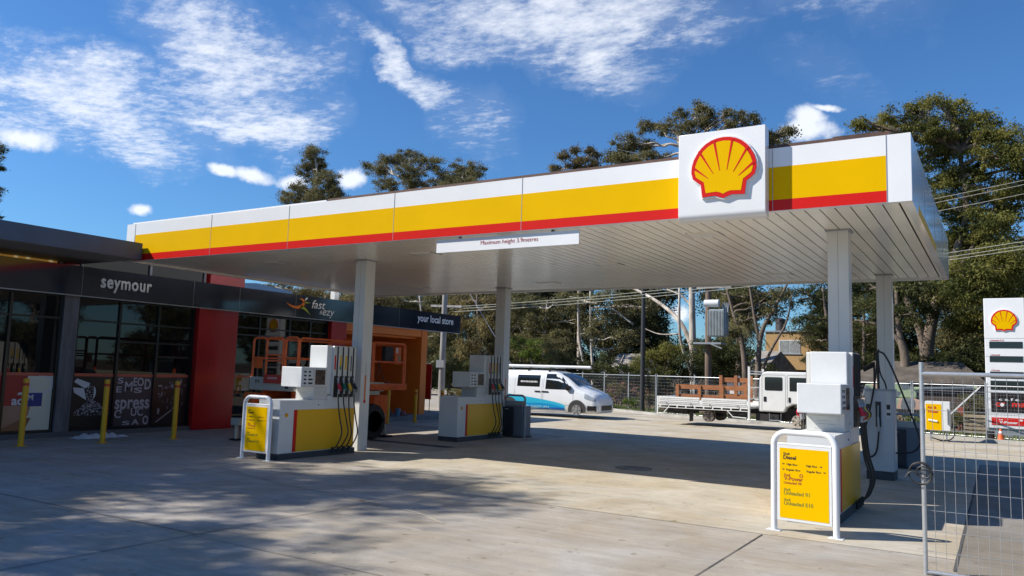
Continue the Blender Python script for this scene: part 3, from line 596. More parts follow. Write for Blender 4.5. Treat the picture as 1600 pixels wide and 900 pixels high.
# ------------------------------------------------------------------ fuel pumps
PUMPG = mat('pump_face_grey', (.60, .60, .58), .35, var=.04); KICK = mat('kick_dark_grey', (.045, .05, .06), .6); SCREEN = mat('pump_screen', (.03, .03, .03), .1, var2=(.16, .10, .08), vscale=18)
NOZC = [mat('nozzle_red', (.50, .01, .03), .4), mat('nozzle_green', (.0, .12, .08), .4), mat('nozzle_yellow', (.70, .42, .01), .4), BLACK]
GRN = mat('green_film', (.02, .22, .06), .4)
def flip(mb, q):
    if q < 0: mb.v = [(-v[0], v[1], v[2]) for v in mb.v]; mb.f = [f[::-1] for f in mb.f]
    return mb
def make_pump(loc, label):                    # origin: middle of the cabinet's front foot; length runs to +y
    t = thing('fuel_pump', label, 'fuel pump', (0, 0, 0), 'fuel pumps under the canopy')
    W2 = .29
    mb = MB(); mb.box(-W2-.01, W2+.012, .01, 2.10, 0, .115); mb.build('kickplate', KICK, t, bevel=.005)
    mb = MB(); mb.box(-W2, W2, 0, 1.235, .117, 1.12, 0); mb.box(-W2+.01, W2-.01, 1.236, 2.06, .117, 1.20, 0)
    mb.box(W2+.0005, W2+.004, .36, .445, .13, .935, 2); mb.box(W2+.0005, W2+.004, .446, 2.05, .13, .935, 1); mb.box(-W2-.004, -W2-.0005, .36, 2.05, .13, .935, 1)
    mb.box(W2+.0005, W2+.002, 1.20, 1.204, .936, 1.12, 3)
    cab = mb.build('cabinet', [WHITE2, YELLOWP, RED, GREYM], t, bevel=.006)
    scallop(cab, (W2+.001, .17, .80), POSX, .085, 'emblem', .002)
    mb = MB(); mb.cyl((W2, 1.0, 1.02), (W2+.008, 1.0, 1.02), .012); mb.build('lock', BLACK, cab)
    # column between cabinet and display
    mb = MB(); mb.box(-.22, W2-.02, .86, 1.24, 1.121, 1.369); nk = mb.build('neck', PUMPG, t, bevel=.004)
    mb = MB(); mb.box(-.12, .2, .855, .859, 1.16, 1.33, 0); mb.box(-.08, .16, .852, .8545, 1.22, 1.225, 1); mb.box(-.08, .1, .852, .8545, 1.26, 1.265, 1); mb.build('notice', [PUMPG, GREYM], nk)
    # payment and display box
    mb = MB(); mb.box(-.27, W2, .50, 1.18, 1.37, 1.765, 0); h = mb.build('display_box', WHITE2, t, bevel=.012)
    mb = MB(); x = W2+.0005; mb.box(x, x+.003, .52, 1.17, 1.385, 1.75, 0); mb.build('display_face', PUMPG, h)
    mb = MB(); mb.box(x+.004, x+.008, .865, 1.135, 1.42, 1.715, 0); mb.build('screen', SCREEN, h)
    mb = MB(); mb.box(x+.0032, x+.004, .545, .80, 1.41, 1.70, 1)
    for r_ in range(4):
        for c in range(2): mb.box(x+.0035, x+.008, .56+c*.12, .62+c*.12+(.05 if c and r_ < 2 else 0), 1.43+r_*.075, 1.465+r_*.075)
    mb.build('keypad', [BLACK, WHITE2], h)
    # tower with the hose columns
    mb = MB(); mb.box(-.23, W2-.03, 1.20, 2.0, 1.20, 2.215, 0); mb.box(-W2+.03, W2-.03, 1.236, 2.06, 1.201, 1.24, 0); tw = mb.build('tower', WHITE2, t, bevel=.012)
    mb = MB(); mb.poly(rrect(1.335, 2.0, 1.16, 2.215, .03), (W2+.02, 0, 0), (0, 1, 0), (0, 0, 1), .05, 0)
    for i in range(5):
        pass
    mb.build('hose_panel', PUMPG, tw); mb = MB(); mb.poly(rrect(1.335, 2.0, 1.16, 2.215, .03), (W2+.02, 0, 0), (0, 1, 0), (0, 0, 1), .05, 0); flip(mb, -1).build('hose_panel', PUMPG, tw)
    for sdx, i in [(q, j) for q in (1, -1) for j in range(4)]:
        xf = W2+.021
        y = 1.43+i*.155
        mb = MB()
        if i == 0: mb.box(xf, xf+.002, y-.085+.02, y-.025, 1.73, 2.02, 0)
        elif i == 1: mb.box(xf, xf+.002, y-.085+.02, y-.02, 1.80, 2.02, 0); mb.box(xf, xf+.002, y-.065, y-.02, 1.73, 1.799, 1)
        elif i == 2: mb.box(xf, xf+.002, y-.065, y-.02, 1.73, 2.02, 0)
        else: mb.box(xf, xf+.002, y-.055, y-.03, 1.70, 2.02, 0)
        flip(mb, sdx).build('grade_label', [[RED, YELLOW, YELLOW, BLACK][i], GRN], tw)
        mb = MB(); mb.box(xf, xf+.016, y-.06, y+.05, 1.17, 1.60); flip(mb, sdx).build('nozzle_boot', BLACK, tw, bevel=.004)
        nz = MB(); nz.tube(smoothpath([(xf+.05, y-.01, 1.56), (xf+.07, y, 1.47), (xf+.10, y+.005, 1.38), (xf+.085, y+.005, 1.24)], 4), [.012]*4+[.02]*5+[.026]*4, 10, 1)
        nz.tube(smoothpath([(xf+.085, y, 1.42), (xf+.15, y+.005, 1.37), (xf+.15, y+.005, 1.31), (xf+.10, y+.005, 1.27)], 3), .010, 7, 0); nz.tube([(xf+.075, y, 1.45), (xf+.115, y+.003, 1.33)], [.030, .034], 10, 0)
        nzo = flip(nz, sdx).build('nozzle', [NOZC[i], GREYM], t, smooth=True)
        mb = MB(); d = .03*math.sin(i*2.1)
        mb.tube(smoothpath([(xf+.085, y+.005, 1.25), (xf+.09, y+.01, 1.05), (xf+.12, y+.045+d, .75), (xf+.19, y+.05+d, .45), (xf+.13, y+.0, .22), (xf+.05, y-.03, .13), (xf+.015, y-.03, .06)], 6), .0135, 8)
        mb.tube([(xf+.012, y-.02+.03, 1.6), (xf+.014, y+.01, 2.2)], .013, 8)
        mb.tube([(xf+.03, y-.03, .05), (xf+.03, y-.03, .17)], .02, 8)
        flip(mb, sdx).build('hose', RUBBER, t, smooth=True)
    t.location = loc; t['label'] = label
    return t
p1 = make_pump((-11.92, 10.62, 0), 'fuel pump beside the orange scissor lift, with a shaded yellow price board at its end')
copy_tree(p1, (-11.95, 16.48, 0), 'farther fuel pump in full shade, next to the grey rubbish bin and white van')
copy_tree(p1, (-2.06, 10.68, 0), 'fuel pump nearest the camera, right behind the sunlit yellow price board')

def make_menu(loc, label):
    t = thing('price_board', label, 'sign', (0, 0, 0), 'yellow price boards at pump ends')
    w = .36; mb = MB(); mb.tube(hoop(-w, w, 0, 1.17, .15, 0, 8), .037, 16); mb.build('tube_frame', mat('white_tube_paint', (.78, .79, .80), .3), t, smooth=True)
    mb = MB()
    for x in (-w, w): mb.box(x-.085, x+.085, -.06, .06, 0, .012)
    mb.build('base_plate', WHITE2, t, bevel=.002)
    mb = MB(); mb.box(-.318, .318, -.018, .012, .13, 1.03); mb.tube([(-.318, -.003, 1.03), (.318, -.003, 1.03)], .018, 10); mb.build('panel', WHITE2, t, bevel=.004)
    mb = MB(); mb.box(-.285, .285, -.021, -.0185, .165, .985); f = mb.build('yellow_face', YELLOW, t)
    mb = MB(); y = -.0225
    def T(s, x, z, h, mi, b=.02): text(s, mb, (x, y, z), NEGY, height=h, bold=b, mi=mi)
    T('Shell', -.24, .905, .030, 0); T('Diesel', -.24, .855, .045, 0, .03)
    T('High flow', -.20, .785, .024, 0); T('High flow', .03, .785, .024, 0); T('Regular flow', -.205, .722, .024, 0); T('Regular flow', .035, .722, .024, 0)
    for x, z, s in ((-.235, .797, -1), (.195, .797, 1), (-.235, .734, -1), (.235, .734, 1)):
        mb.box(x-.012, x+.012, y-.0003, y, z-.003, z+.003, 0); mb.add([(x+s*.02, y-.0004, z), (x+s*.005, y-.0004, z+.011), (x+s*.005, y-.0004, z-.011)], [(0, 1, 2)], 0)
    T('Shell', -.235, .655, .030, 2); T('V-Power', -.235, .608, .045, 2, .03); T('Unleaded 98', -.235, .565, .030, 2)
    rg = [(-.03+.022*math.cos(a), .672+.022*math.sin(a)) for a in np.linspace(0, 6.283, 17)]
    for k in range(16): a, b = rg[k], rg[k+1]; c = (-.03, .672); q = lambda p: (c[0]+(p[0]-c[0])*.55, c[1]+(p[1]-c[1])*.55); mb.add([(p[0], y, p[1]) for p in (a, b, q(b), q(a))], [(0, 1, 2, 3)], 2)
    T('Shell', -.235, .485, .030, 1); T('Unleaded 91', -.235, .438, .045, 1, .02); T('Shell', -.235, .365, .030, 1); T('Unleaded E10', -.235, .318, .045, 1, .02)
    mb.build('lettering', [mat('dark_brown_lettering', (.05, .02, .005), .5), mat('olive_lettering', (.20, .20, .01), .5), mat('brick_lettering', (.38, .09, .005), .5)], f)
    t.location = loc; return t
m1 = make_menu((-12.03, 10.44, 0), 'shaded yellow price board in a white tube frame beside the lift end of the pumps')
copy_tree(m1, (-2.0, 9.97, 0), 'sunlit yellow price board in a white tube frame, nearest to the camera', rotz=R_(-6))

# diesel dispenser
t = thing('diesel_dispenser', 'tall plain grey diesel dispenser with looping black hoses beside the rear right column', 'fuel pump', (-1.94, 16.6, 0))
DG = mat('dispenser_grey', (.50, .53, .56), .35, var=.04)
mb = MB(); mb.box(-2.18, -1.70, 16.46, 17.0, 0, .16); mb.build('kickplate', KICK, t)
mb = MB(); mb.box(-2.19, -1.70, 16.45, 17.02, .162, 1.66); body = mb.build('body', DG, t, bevel=.01)
mb = MB(); mb.box(-2.20, -1.69, 16.44, 17.03, 1.661, 1.69); mb.build('top_cap', GREYM, t, bevel=.004)
for sx, dx in ((-2.17, 0), (-1.82, 0)): mb = MB(); mb.box(sx, sx+.08, 16.446, 16.449, 1.15, 1.62, 0); mb.box(sx+.008, sx+.07, 16.443, 16.4455, 1.31, 1.40, 1); mb.box(sx+.008, sx+.072, 16.443, 16.4455, 1.2, 1.25, 1); mb.build('panel_label', [PUMPG, BLACK], body)
mb = MB(); mb.box(-2.00, -1.91, 16.42, 16.449, .98, 1.45); mb.build('nozzle_boot', BLACK, body, bevel=.004)
mb = MB(); mb.tube(smoothpath([(-1.95, 16.40, 1.38), (-1.95, 16.38, 1.27), (-1.95, 16.36, 1.15), (-1.945, 16.36, 1.0), (-1.94, 16.36, .9)], 4), [.014]*8+[.022]*8+[.02], 10); mb.build('nozzle', GREYM, t, smooth=True)
mb = MB(); mb.tube([(-1.98, 16.75, 1.69), (-1.98, 16.72, 2.4)], .022, 8); mb.tube([(-2.0, 16.7, 2.39), (-1.94, 16.5, 2.42)], .02, 8); mb.tube([(-2.05, 16.75, 1.69), (-2.05, 16.75, 2.2)], .018, 8); mb.tube([(-2.25, 16.75, 2.05), (-2.05, 16.75, 2.16)], .05, 8); mb.build('mast', BLACK, t)
mb = MB(); mb.tube(smoothpath([(-1.97, 16.5, 2.40), (-1.965, 16.4, 2.1), (-2.03, 16.36, 1.6), (-2.12, 16.34, 1.15), (-2.20, 16.34, .8), (-2.16, 16.34, .50), (-2.07, 16.34, .43), (-1.98, 16.34, .55), (-1.94, 16.35, .9)], 7), .017, 8); mb.build('hose', RUBBER, t, smooth=True)
mb = MB(); mb.tube(smoothpath([(-1.95, 16.5, 2.40), (-1.84, 16.5, 2.34), (-1.70, 16.5, 2.05), (-1.52, 16.5, 1.55), (-1.36, 16.5, 1.1), (-1.27, 16.5, .78), (-1.33, 16.52, .60), (-1.5, 16.6, .52), (-1.70, 16.7, .50)], 7), .017, 8); mb.build('hose', RUBBER, t, smooth=True)
mb = MB(); mb.tube(smoothpath([(-1.96, 16.6, 2.3), (-1.93, 16.6, 2.0), (-1.85, 16.62, 1.8), (-1.83, 16.65, 1.68)], 5), .014, 8); mb.build('hose', RUBBER, t, smooth=True)
mb = MB(); mb.box(-1.699, -1.69, 16.55, 16.9, .3, 1.05); mb.build('side_panel', PUMPG, body)

# bins
BING = mat('bin_blue_grey', (.13, .155, .20), .45, var=.08); BIND = mat('bin_dark_insert', (.018, .022, .032), .5)
t = thing('rubbish_bin', 'blue grey rubbish bin in a hooped frame next to the white van', 'bin', (-11.55, 19.2, 0), 'hooped rubbish bins under the canopy')
mb = MB(); mb.box(-11.80, -11.22, 18.95, 19.42, .03, .86); mb.build('body', BING, t, bevel=.02)
mb = MB(); mb.box(-11.83, -11.5, 18.9, 18.949, .05, .83); mb.box(-11.99, -11.801, 19.0, 19.4, .03, .62); d = mb.build('dark_door', BIND, t, bevel=.01)
mb = MB(); text('litter', mb, (-11.76, 18.897, .76), NEGY, width=.12, height=.03, bold=.02); mb.build('lettering', LW, d)
mb = MB(); mb.box(-11.76, -11.24, 18.98, 19.1, .861, 1.0); mb.build('hood', GREYM, t, bevel=.01)
mb = MB(); mb.tube(hoop(-11.82, -11.2, 0, 1.15, .12, 19.04), .03, 10); mb.build('tube_frame', mat('grey_tube_paint', (.30, .33, .36), .35), t, smooth=True)
mb = MB(); mb.box(-11.82, -11.2, 18.9, 19.45, 0, .029); mb.build('base', KICK, t)
copy_tree(t, (-1.78, 19.3, 0), 'blue grey rubbish bin in a hooped frame behind the plain grey diesel dispenser')
bpy.context.view_layer.update()

# ------------------------------------------------------------------ scissor lift
t = thing('scissor_lift', 'orange and beige scissor lift with railed platform parked by the shop', 'scissor lift', (-14.4, 14.7, 0))
XA, XB_ = -13.62, -15.22; YE = 12.9
mb = MB(); mb.box(XB_+.25, XA-.25, 13.0, 16.0, .42, .85); mb.box(XB_+.3, XA-.05, 15.65, 16.15, .35, 1.10); mb.box(XB_-.12, XB_+.25, 12.85, 13.15, .5, 1.12); mb.box(XB_+.26, XA-.1, 12.95, 13.3, .5, .9); mb.build('chassis', LIFTO, t, bevel=.02)
mb = MB(); mb.box(XA-.30, XA-.02, 15.85, 16.05, .3, .62, 0); mb.tube([(XA-.15, 16.1, .62), (XA-.15, 16.2, .06)], .05, 8, 0); mb.box(XA-.32, XA, 16.05, 16.35, 0, .05, 1); mb.build('outrigger', [BEIGE, BLACK], t, bevel=.01)
mb = MB(); mb.box(XB_-.2, XB_+.1, 12.6, 12.84, .36, .52); mb.tube([(XB_-.1, 12.7, .36), (XB_-.1, 12.7, .04)], .05, 8, 0); mb.box(XB_-.22, XB_+.02, 12.6, 12.8, 0, .04, 1); mb.build('outrigger', [BEIGE, BLACK], t, bevel=.01)
def wheel(mbT, mbR, x, y, r, w, ax='x', rimr=.6):
    d = Vector((1, 0, 0)) if ax == 'x' else Vector((0, -1, 0)); c = Vector((x, y, r))
    prof = [(-.5, rimr), (-.5, .9), (-.42, .98), (-.2, 1.0), (.2, 1.0), (.42, .98), (.5, .9), (.5, rimr), (.38, rimr*.97)]
    mbT.tube([c+d*(w*a) for a, b in prof], [r*b for a, b in prof], 28, 0)
    mbR.tube([c+d*(w*.1), c+d*(w*.38)], [r*rimr*.96]*2, 24, 0); mbR.tube([c+d*(w*.381), c+d*(w*.46)], [r*.17, r*.14], 14, 0)
    for k in range(6):
        a = k*math.pi/3; o = Vector((0, math.cos(a), math.sin(a))) if ax == 'x' else Vector((math.cos(a), 0, math.sin(a)))
        mbR.tube([c+d*(w*.383)+o*(r*.27), c+d*(w*.42)+o*(r*.27)], r*.035, 6, 1)
        q = o*(r*rimr*.72); mbR.tube([c+d*(w*.3805)+q, c+d*(w*.386)+q], r*.085, 8, 2)
for x, y in ((XA-.02, 15.45), (XA-.02, 13.5), (XB_+.02, 15.45), (XB_+.02, 13.5)):
    a, b = MB(), MB(); wheel(a, b, x, y, .44, .32 if x > -14 else -.32); w = a.build('wheel', TYRE, t, smooth=True); b.build('rim', [RIM, BLACK, DARKGAP], w, smooth=True)
mb = MB()
for k in range(3):
    z0, z1 = .86+k*.1, .95+k*.1
    for x in (XA-.3, XB_+.35): mb.bar((x, 13.1, z0), (x, 15.6, z1), .05, .09); mb.bar((x-.06, 13.1, z1), (x-.06, 15.6, z0), .05, .09)
mb.build('scissor_arms', LIFTO, t)
mb = MB(); mb.poly([(YE, 1.19), (15.9, 1.19), (15.9, 1.42), (YE, 1.50)], (XA, 0, 0), (0, 1, 0), (0, 0, 1), 1.6); dk = mb.build('platform_deck', BEIGE, t, bevel=.012)
mb = MB(); mb.box(XA-.38, XA-.28, YE-.01, YE-.002, 1.25, 1.37); mb.build('warning_decal', BLACK, dk)
mb = MB(); mb.box(XB_+.22, XB_+.25, YE-.01, YE-.002, 1.36, 1.43); mb.build('warning_decal', BLACK, dk); mb = MB(); mb.box(XB_+.30, XB_+.33, YE-.01, YE-.002, 1.36, 1.43); mb.build('warning_decal', BLACK, dk)
mb = MB(); mb.box(XB_, XA+.01, 15.3, 16.82, 1.22, 1.38); mb.build('deck_extension', LIFTO, t, bevel=.01)
def rail(y0, y1, zb, zt, mids, x, nm='guard_rail', r=.024):
    mb = MB(); mb.tube(hoopX(y0, y1, zb, zt, .1, x), r, 8)
    for z in mids: mb.tube([(x, y0, z), (x, y1, z)], r*.85, 8)
    return mb.build(nm, LIFTO, t, smooth=True)
def railY(x0, x1, zb, zt, mids, y, nm='guard_rail', r=.024):
    mb = MB(); mb.tube(hoop(x0, x1, zb, zt, .1, y), r, 8)
    for z in mids: mb.tube([(x0, y, z), (x1, y, z)], r*.85, 8)
    return mb.build(nm, LIFTO, t, smooth=True)
for x in (XA-.03, XB_+.03):
    rail(12.95, 15.5, 1.44, 2.42, (1.95,), x); rail(15.45, 16.75, 1.38, 2.44, (1.95,), x, r=.028)
ye = YE+.03
railY(XB_+.04, XB_+.50, 1.5, 2.42, (1.93,), ye); railY(XA-.46, XA-.05, 1.47, 2.43, (1.95,), ye, r=.03)
g = railY(XB_+.53, XA-.52, 1.52, 2.42, (2.02, 1.88), ye-.02, 'gate', .026)
mb = MB(); mb.box(XB_+.51, XA-.50, ye-.06, ye-.04, 1.36, 1.56); k = mb.build('kick_plate', mat('faded_red_plate', (.50, .06, .04), .5), g); mb = MB(); text('CAUTION', mb, (XB_+.65, ye-.064, 1.46), NEGY, width=.32, height=.045, bold=.015); mb.build('lettering', LW, k)
mb = MB(); mb.box(XB_+.15, XB_+.42, ye-.05, ye-.03, 1.70, 1.97); mb.build('document_box', LIFTO, t)
railY(XB_+.04, XA-.05, 1.38, 2.42, (1.95,), 16.72)
mb = MB(); mb.box(XA-.2, XA-.06, 15.98, 16.3, 1.98, 2.36); mb.build('control_box', BLACK, t, bevel=.01)
mb = MB(); mb.box(XA-.12, XA-.05, 16.36, 16.6, 1.9, 2.36, 0); mb.box(XA-.049, XA-.045, 16.38, 16.47, 2.2, 2.33, 1); mb.box(XA-.049, XA-.045, 16.48, 16.58, 1.92, 2.15, 2); mb.build('control_panel', [LIFTO, PLG, mat('tan_label', (.35, .25, .14), .6)], t)
mb = MB(); mb.tube(smoothpath([(XA-.05, 15.7, 2.0), (XA+.0, 15.75, 1.7), (XA-.02, 15.95, 1.45), (XA-.05, 16.2, 1.42)], 5), .014, 6); mb.tube(smoothpath([(XA-.05, 15.8, 2.0), (XA, 15.62, 1.6), (XA-.02, 15.75, 1.35)], 5), .012, 6); mb.build('cable', RUBBER, t, smooth=True)
mb = MB(); mb.box(XA-.3, XA+.0, 15.35, 15.75, 1.10, 1.32, 0); mb.build('junction_box', BEIGE, t, bevel=.01)

# ------------------------------------------------------------------ white van (right side to the camera, nose to +x)
VX, VY = -13.72, 29.9                        # nose, centre line
t = thing('van', 'white delivery van with blue wave on its side and pipes on its roof', 'van', (VX-2.5, VY, 0))
# stations from nose backwards: s, zlow, zbelt, zroof, halfwidth low, belt, roof
ST = [(0, .30, .60, .74, .62, .62, .50), (.05, .25, .68, .84, .78, .76, .60), (.18, .23, .82, .99, .88, .85, .68), (.45, .22, .94, 1.11, .93, .90, .74), (.75, .22, 1.03, 1.20, .95, .93, .77), (.92, .22, 1.08, 1.27, .955, .935, .78),
      (1.15, .22, 1.14, 1.44, .96, .935, .77), (1.45, .25, 1.14, 1.65, .955, .935, .72), (1.75, .25, 1.15, 1.79, .96, .94, .73), (2.05, .25, 1.15, 1.865, .96, .94, .74), (2.5, .25, 1.15, 1.90, .96, .94, .76), (3.4, .25, 1.15, 1.905, .96, .94, .76), (4.6, .25, 1.15, 1.89, .955, .935, .76), (5.0, .27, 1.15, 1.84, .93, .92, .74), (5.08, .35, 1.13, 1.76, .90, .89, .70)]
def stn(s):
    for a, b in zip(ST, ST[1:]):
        if a[0] <= s <= b[0]:
            f = (s-a[0])/(b[0]-a[0]); return [a[i]+(b[i]-a[i])*f for i in range(7)]
    return list(ST[0] if s < 0 else ST[-1])
def vsec(s):
    _, zl, zb, zr, wl, wb, wr = stn(s)
    return [(wl*.86, zl), (wl, zl+.10), (wl+.012, (zl+zb)/2), (wb+.008, zb-.02), ((wb*.55+wr*.45)+.022, zb+(zr-zb)*.55), (wr+.03, zr-.075), (wr-.06, zr-.012), (wr*.5, zr+.012), (0, zr+.02)]
def vside(s, z):
    S = vsec(s)
    for a, b in zip(S, S[1:]):
        if a[1] <= z <= b[1]: return a[0]+(b[0]-a[0])*(z-a[1])/(b[1]-a[1])
    return S[0][0]
mb = MB(); ss = sorted(set([round(a[0], 3) for a in ST]+[round(x, 3) for x in np.arange(.1, 5.0, .15)])); vs = []
for s in ss:
    S = vsec(s); full = [(-w, z) for w, z in S]+[(w, z) for w, z in reversed(S[:-1])]
    vs += [(VX-s, VY+y, z) for y, z in full]
nn = 17; fs = []
for i in range(len(ss)-1):
    for k in range(nn-1): fs.append((i*nn+k, i*nn+k+1, (i+1)*nn+k+1, (i+1)*nn+k))
    fs.append((i*nn+nn-1, i*nn, (i+1)*nn, (i+1)*nn+nn-1))
fs.append(tuple(range(nn-1, -1, -1))); fs.append(tuple((len(ss)-1)*nn+k for k in range(nn)))
mb.add(vs, fs); vb = mb.build('body', VANW, t, smooth='full')
def vpatch(s0, s1, zl, zh, mi, mb, off=.006, n=14, m_=4, side=-1):
    vs = []
    for i in range(n+1):
        s = s0+(s1-s0)*i/n; a, b = zl(s), zh(s)
        for j in range(m_+1):
            z = a+(b-a)*j/m_; vs.append((VX-s, VY+side*(vside(s, z)+off), z))
    mb.add(vs, [(i*(m_+1)+j, i*(m_+1)+j+1, (i+1)*(m_+1)+j+1, (i+1)*(m_+1)+j) for i in range(n) for j in range(m_)], mi)
C_ = lambda v: (lambda s: v)
for sd in (-1, 1):
    mb = MB(); wtop = lambda s: min(1.77, 1.17+(s-1.14)*.98); vpatch(1.18, 2.36, lambda s: 1.14+.0*s, wtop, 0, mb, side=sd, n=18); mb.build('door_window', CARG, vb)
    mb = MB(); vpatch(2.64, 3.74, C_(1.22), C_(1.70), 0, mb, side=sd); o_ = mb.build('side_window', CARG, vb)
    mb = MB(); vpatch(3.95, 4.75, C_(1.24), C_(1.62), 0, mb, .004, side=sd); mb.build('side_panel', VANW, vb)
    mb = MB()
    for s in (2.45, 2.52, 3.84): vpatch(s, s+.014, C_(.36), C_(1.72), 0, mb, .003, n=1, m_=8, side=sd)
    vpatch(1.05, 1.064, C_(.62), C_(1.12), 0, mb, .003, n=1, side=sd); vpatch(1.1, 4.9, C_(.50), C_(.512), 0, mb, .003, n=30, m_=1, side=sd); mb.build('door_seam', GREYM, vb)
    mb = MB()
    wave_t = lambda s: .50+.46*((s-1.45)/3.6)**.62 if s > 1.45 else .5
    vpatch(1.42, 5.05, C_(.29), wave_t, 0, mb, .0035, n=40, m_=6, side=sd)
    vpatch(1.42, 4.2, lambda s: .30, lambda s: .30+(wave_t(s)-.30)*(.55-.1*math.sin(s*2.2)), 1, mb, .0050, n=40, m_=6, side=sd); vpatch(1.42, 3.0, lambda s: .30, lambda s: .30+(wave_t(s)-.30)*.38*(1-(s-1.42)/1.6)+.01, 2, mb, .0065, n=30, m_=4, side=sd)
    mb.build('wave_film', [mat('light_blue_film', (.03, .42, .62), .3), mat('mid_blue_film', (.012, .25, .52), .3), mat('deep_blue_film', (.006, .09, .36), .3)], vb)
    mb = MB(); vpatch(2.2, 2.52, C_(1.0), C_(1.055), 0, mb, .02, side=sd); vpatch(2.58, 2.86, C_(1.0), C_(1.055), 0, mb, .02, side=sd); mb.build('door_handle', BLACK, vb)
ys = VY-vside(3.1, 1.42)-.016
mb = MB(); text('evocom', mb, (VX-3.58, ys, 1.39), NEGY, width=.82, height=.10, bold=.03)
ob = mb.build('lettering', LW, vb)
mb = MB(); text('evocom.com.au', mb, (VX-4.1, VY-vside(3.1, .4)-.015, .385), NEGY, width=1.95, height=.10, bold=.01); mb.build('lettering', mat('pale_blue_lettering', (.30, .60, .75), .4), vb)
# windscreen and bonnet details
mb = MB(); vs = []
for i in range(7):
    s = .99+i*.125; zr = stn(s)[3]; wr = stn(s)[6]
    for j in range(9): f = -1+j/4; vs.append((VX-s-.0, VY+f*(wr-.05), zr+.03-.018*abs(f)**3))
mb.add(vs, [(i*9+j, i*9+j+1, (i+1)*9+j+1, (i+1)*9+j) for i in range(6) for j in range(8)]); mb.build('windscreen', CARG, vb, smooth=True)
for sd in (-1, 1):
    mb = MB(); vpatch(.10, .56, lambda s: .66+s*.28, lambda s: .78+s*.45, 0, mb, .008, side=sd, n=8); mb.build('headlight', mat('headlight_lens', (.35, .40, .45), .08, spec=.8), vb)
    mb = MB(); vpatch(.03, .42, C_(.30), lambda s: .53, 0, mb, .012, side=sd, n=8); mb.build('bumper_corner', BLACK, vb)
    mb = MB(); y = VY+sd*1.04; mb.poly(rrect(-.11, .11, -.09, .09, .04), (VX-1.28, y, 1.22), (1, 0, 0), (0, 0, 1), .12); mb.box(VX-1.34, VX-1.24, min(y, y-sd*.12), max(y, y-sd*.12), 1.12, 1.16); mb.build('mirror', BLACK, vb)
mb = MB(); mb.box(VX-.04, VX+.015, VY-.5, VY+.5, .35, .55); mb.build('grille', BLACK, vb)
for s in (.87, 4.07):
    for sd in (-1, 1):
        y = VY+sd*(vside(s, .5)+.006)
        mb = MB(); mb.add([(VX-s+.395*math.cos(a), y+(.014*sd), .35+.40*math.sin(a)) for a in np.linspace(-.25, math.pi+.25, 26)], [tuple(range(26))]); mb.build('wheel_arch', DARKGAP, vb)
        a, b = MB(), MB(); wheel(a, b, VX-s, VY+sd*.925, .345, .24 if sd < 0 else -.24, 'y', .62); w = a.build('wheel', TYRE, t, smooth=True); b.build('rim', [RIM, BLACK, DARKGAP], w, smooth=True)
        mb = MB()
mb = MB()
for s in (2.3, 3.3, 4.5): mb.box(VX-s-.02, VX-s+.02, VY-.72, VY+.72, 1.95, 1.98); mb.box(VX-s-.03, VX-s+.03, VY-.74, VY-.68, 1.86, 1.95); mb.box(VX-s-.03, VX-s+.03, VY+.68, VY+.74, 1.86, 1.95)
mb.build('roof_rack', BLACK, t)
for k, (y, r, a, b) in enumerate(((VY-.6, .065, -.45, -6.0), (VY-.42, .05, -.5, -5.7))):
    mb = MB(); mb.tube([(VX+a, y, 2.05+r*.3), (VX+b, y, 2.05+r*.3)], r, 14); single(mb, 'conduit_pipe', ALU if k else WHITE2, ['thick white conduit tube strapped along the near edge of the van roof', 'thinner metal pipe beside the thick white tube on the van roof'][k], 'pipe', (VX-3, y, 1.98), smooth=True)

# ------------------------------------------------------------------ flatbed truck (nose to +x)
TY = 29.0; TW = 2.0; TRW = mat('truck_white_paint', (.72, .72, .70), .3, var=.05, vscale=2, coat=.2); CHS = mat('truck_chassis_black', (.02, .019, .018), .7, var=.4)
t = thing('flatbed_truck', 'white dual cab tray truck parked at the back of the forecourt', 'truck', (-8, TY+TW/2, 0))
mb = MB(); mb.box(-11.1, -5.0, TY+.62, TY+.74, .55, .72); mb.box(-11.1, -5.0, TY+1.26, TY+1.38, .55, .72); mb.box(-10.9, -10.1, TY+.3, TY+1.7, .42, .60); mb.box(-8.5, -7.8, TY+.12, TY+.5, .36, .62); mb.box(-7.5, -6.7, TY+.15, TY+.5, .33, .58); mb.tube([(-9.25, TY+.1, .39), (-9.25, TY+1.9, .39)], .06, 8); mb.box(-7.2, -5.2, TY+.5, TY+1.5, .35, .8); mb.build('chassis', CHS, t)
mb = MB(); mb.box(-11.17, -7.76, TY, TY+TW, .72, .80)
for x in np.arange(-11.1, -7.8, .34): mb.box(x, x+.05, TY-.004, TY+.05, .655, .719)
mb.box(-11.17, -7.76, TY-.003, TY+.03, .63, .655); mb.box(-11.2, -11.15, TY-.005, TY+.02, .38, 1.06); mb.box(-11.2, -11.15, TY+TW-.02, TY+TW, .38, 1.06)
mb.tube([(-11.16, TY+.01, .42), (-10.95, TY+.01, .42), (-10.75, TY+.01, .64)], .02, 6); mb.tube([(-8.5, TY, .65), (-8.28, TY, .42), (-7.8, TY, .40)], .022, 6)
tr = mb.build('tray', TRW, t, bevel=.003)
for a, b in ((-11.13, -9.53), (-9.45, -7.78)):
    mb = MB(); mb.box(a, b, TY-.02, TY+.01, .81, 1.06, 0)
    for z in (.86, .93, .99): mb.box(a+.03, b-.03, TY-.034, TY-.0205, z, z+.025, 0)
    for x in (a+.3, b-.35): mb.box(x, x+.03, TY-.045, TY-.0345, .74, .85, 1)
    mb.build('drop_side', [TRW, GREYM], t)
mb = MB(); mb.box(-11.13, -7.78, TY+TW, TY+TW+.03, .81, 1.06); mb.build('drop_side', TRW, t); mb = MB(); mb.box(-11.2, -11.17, TY+.03, TY+TW-.03, .81, 1.06); mb.build('tailgate', TRW, t)
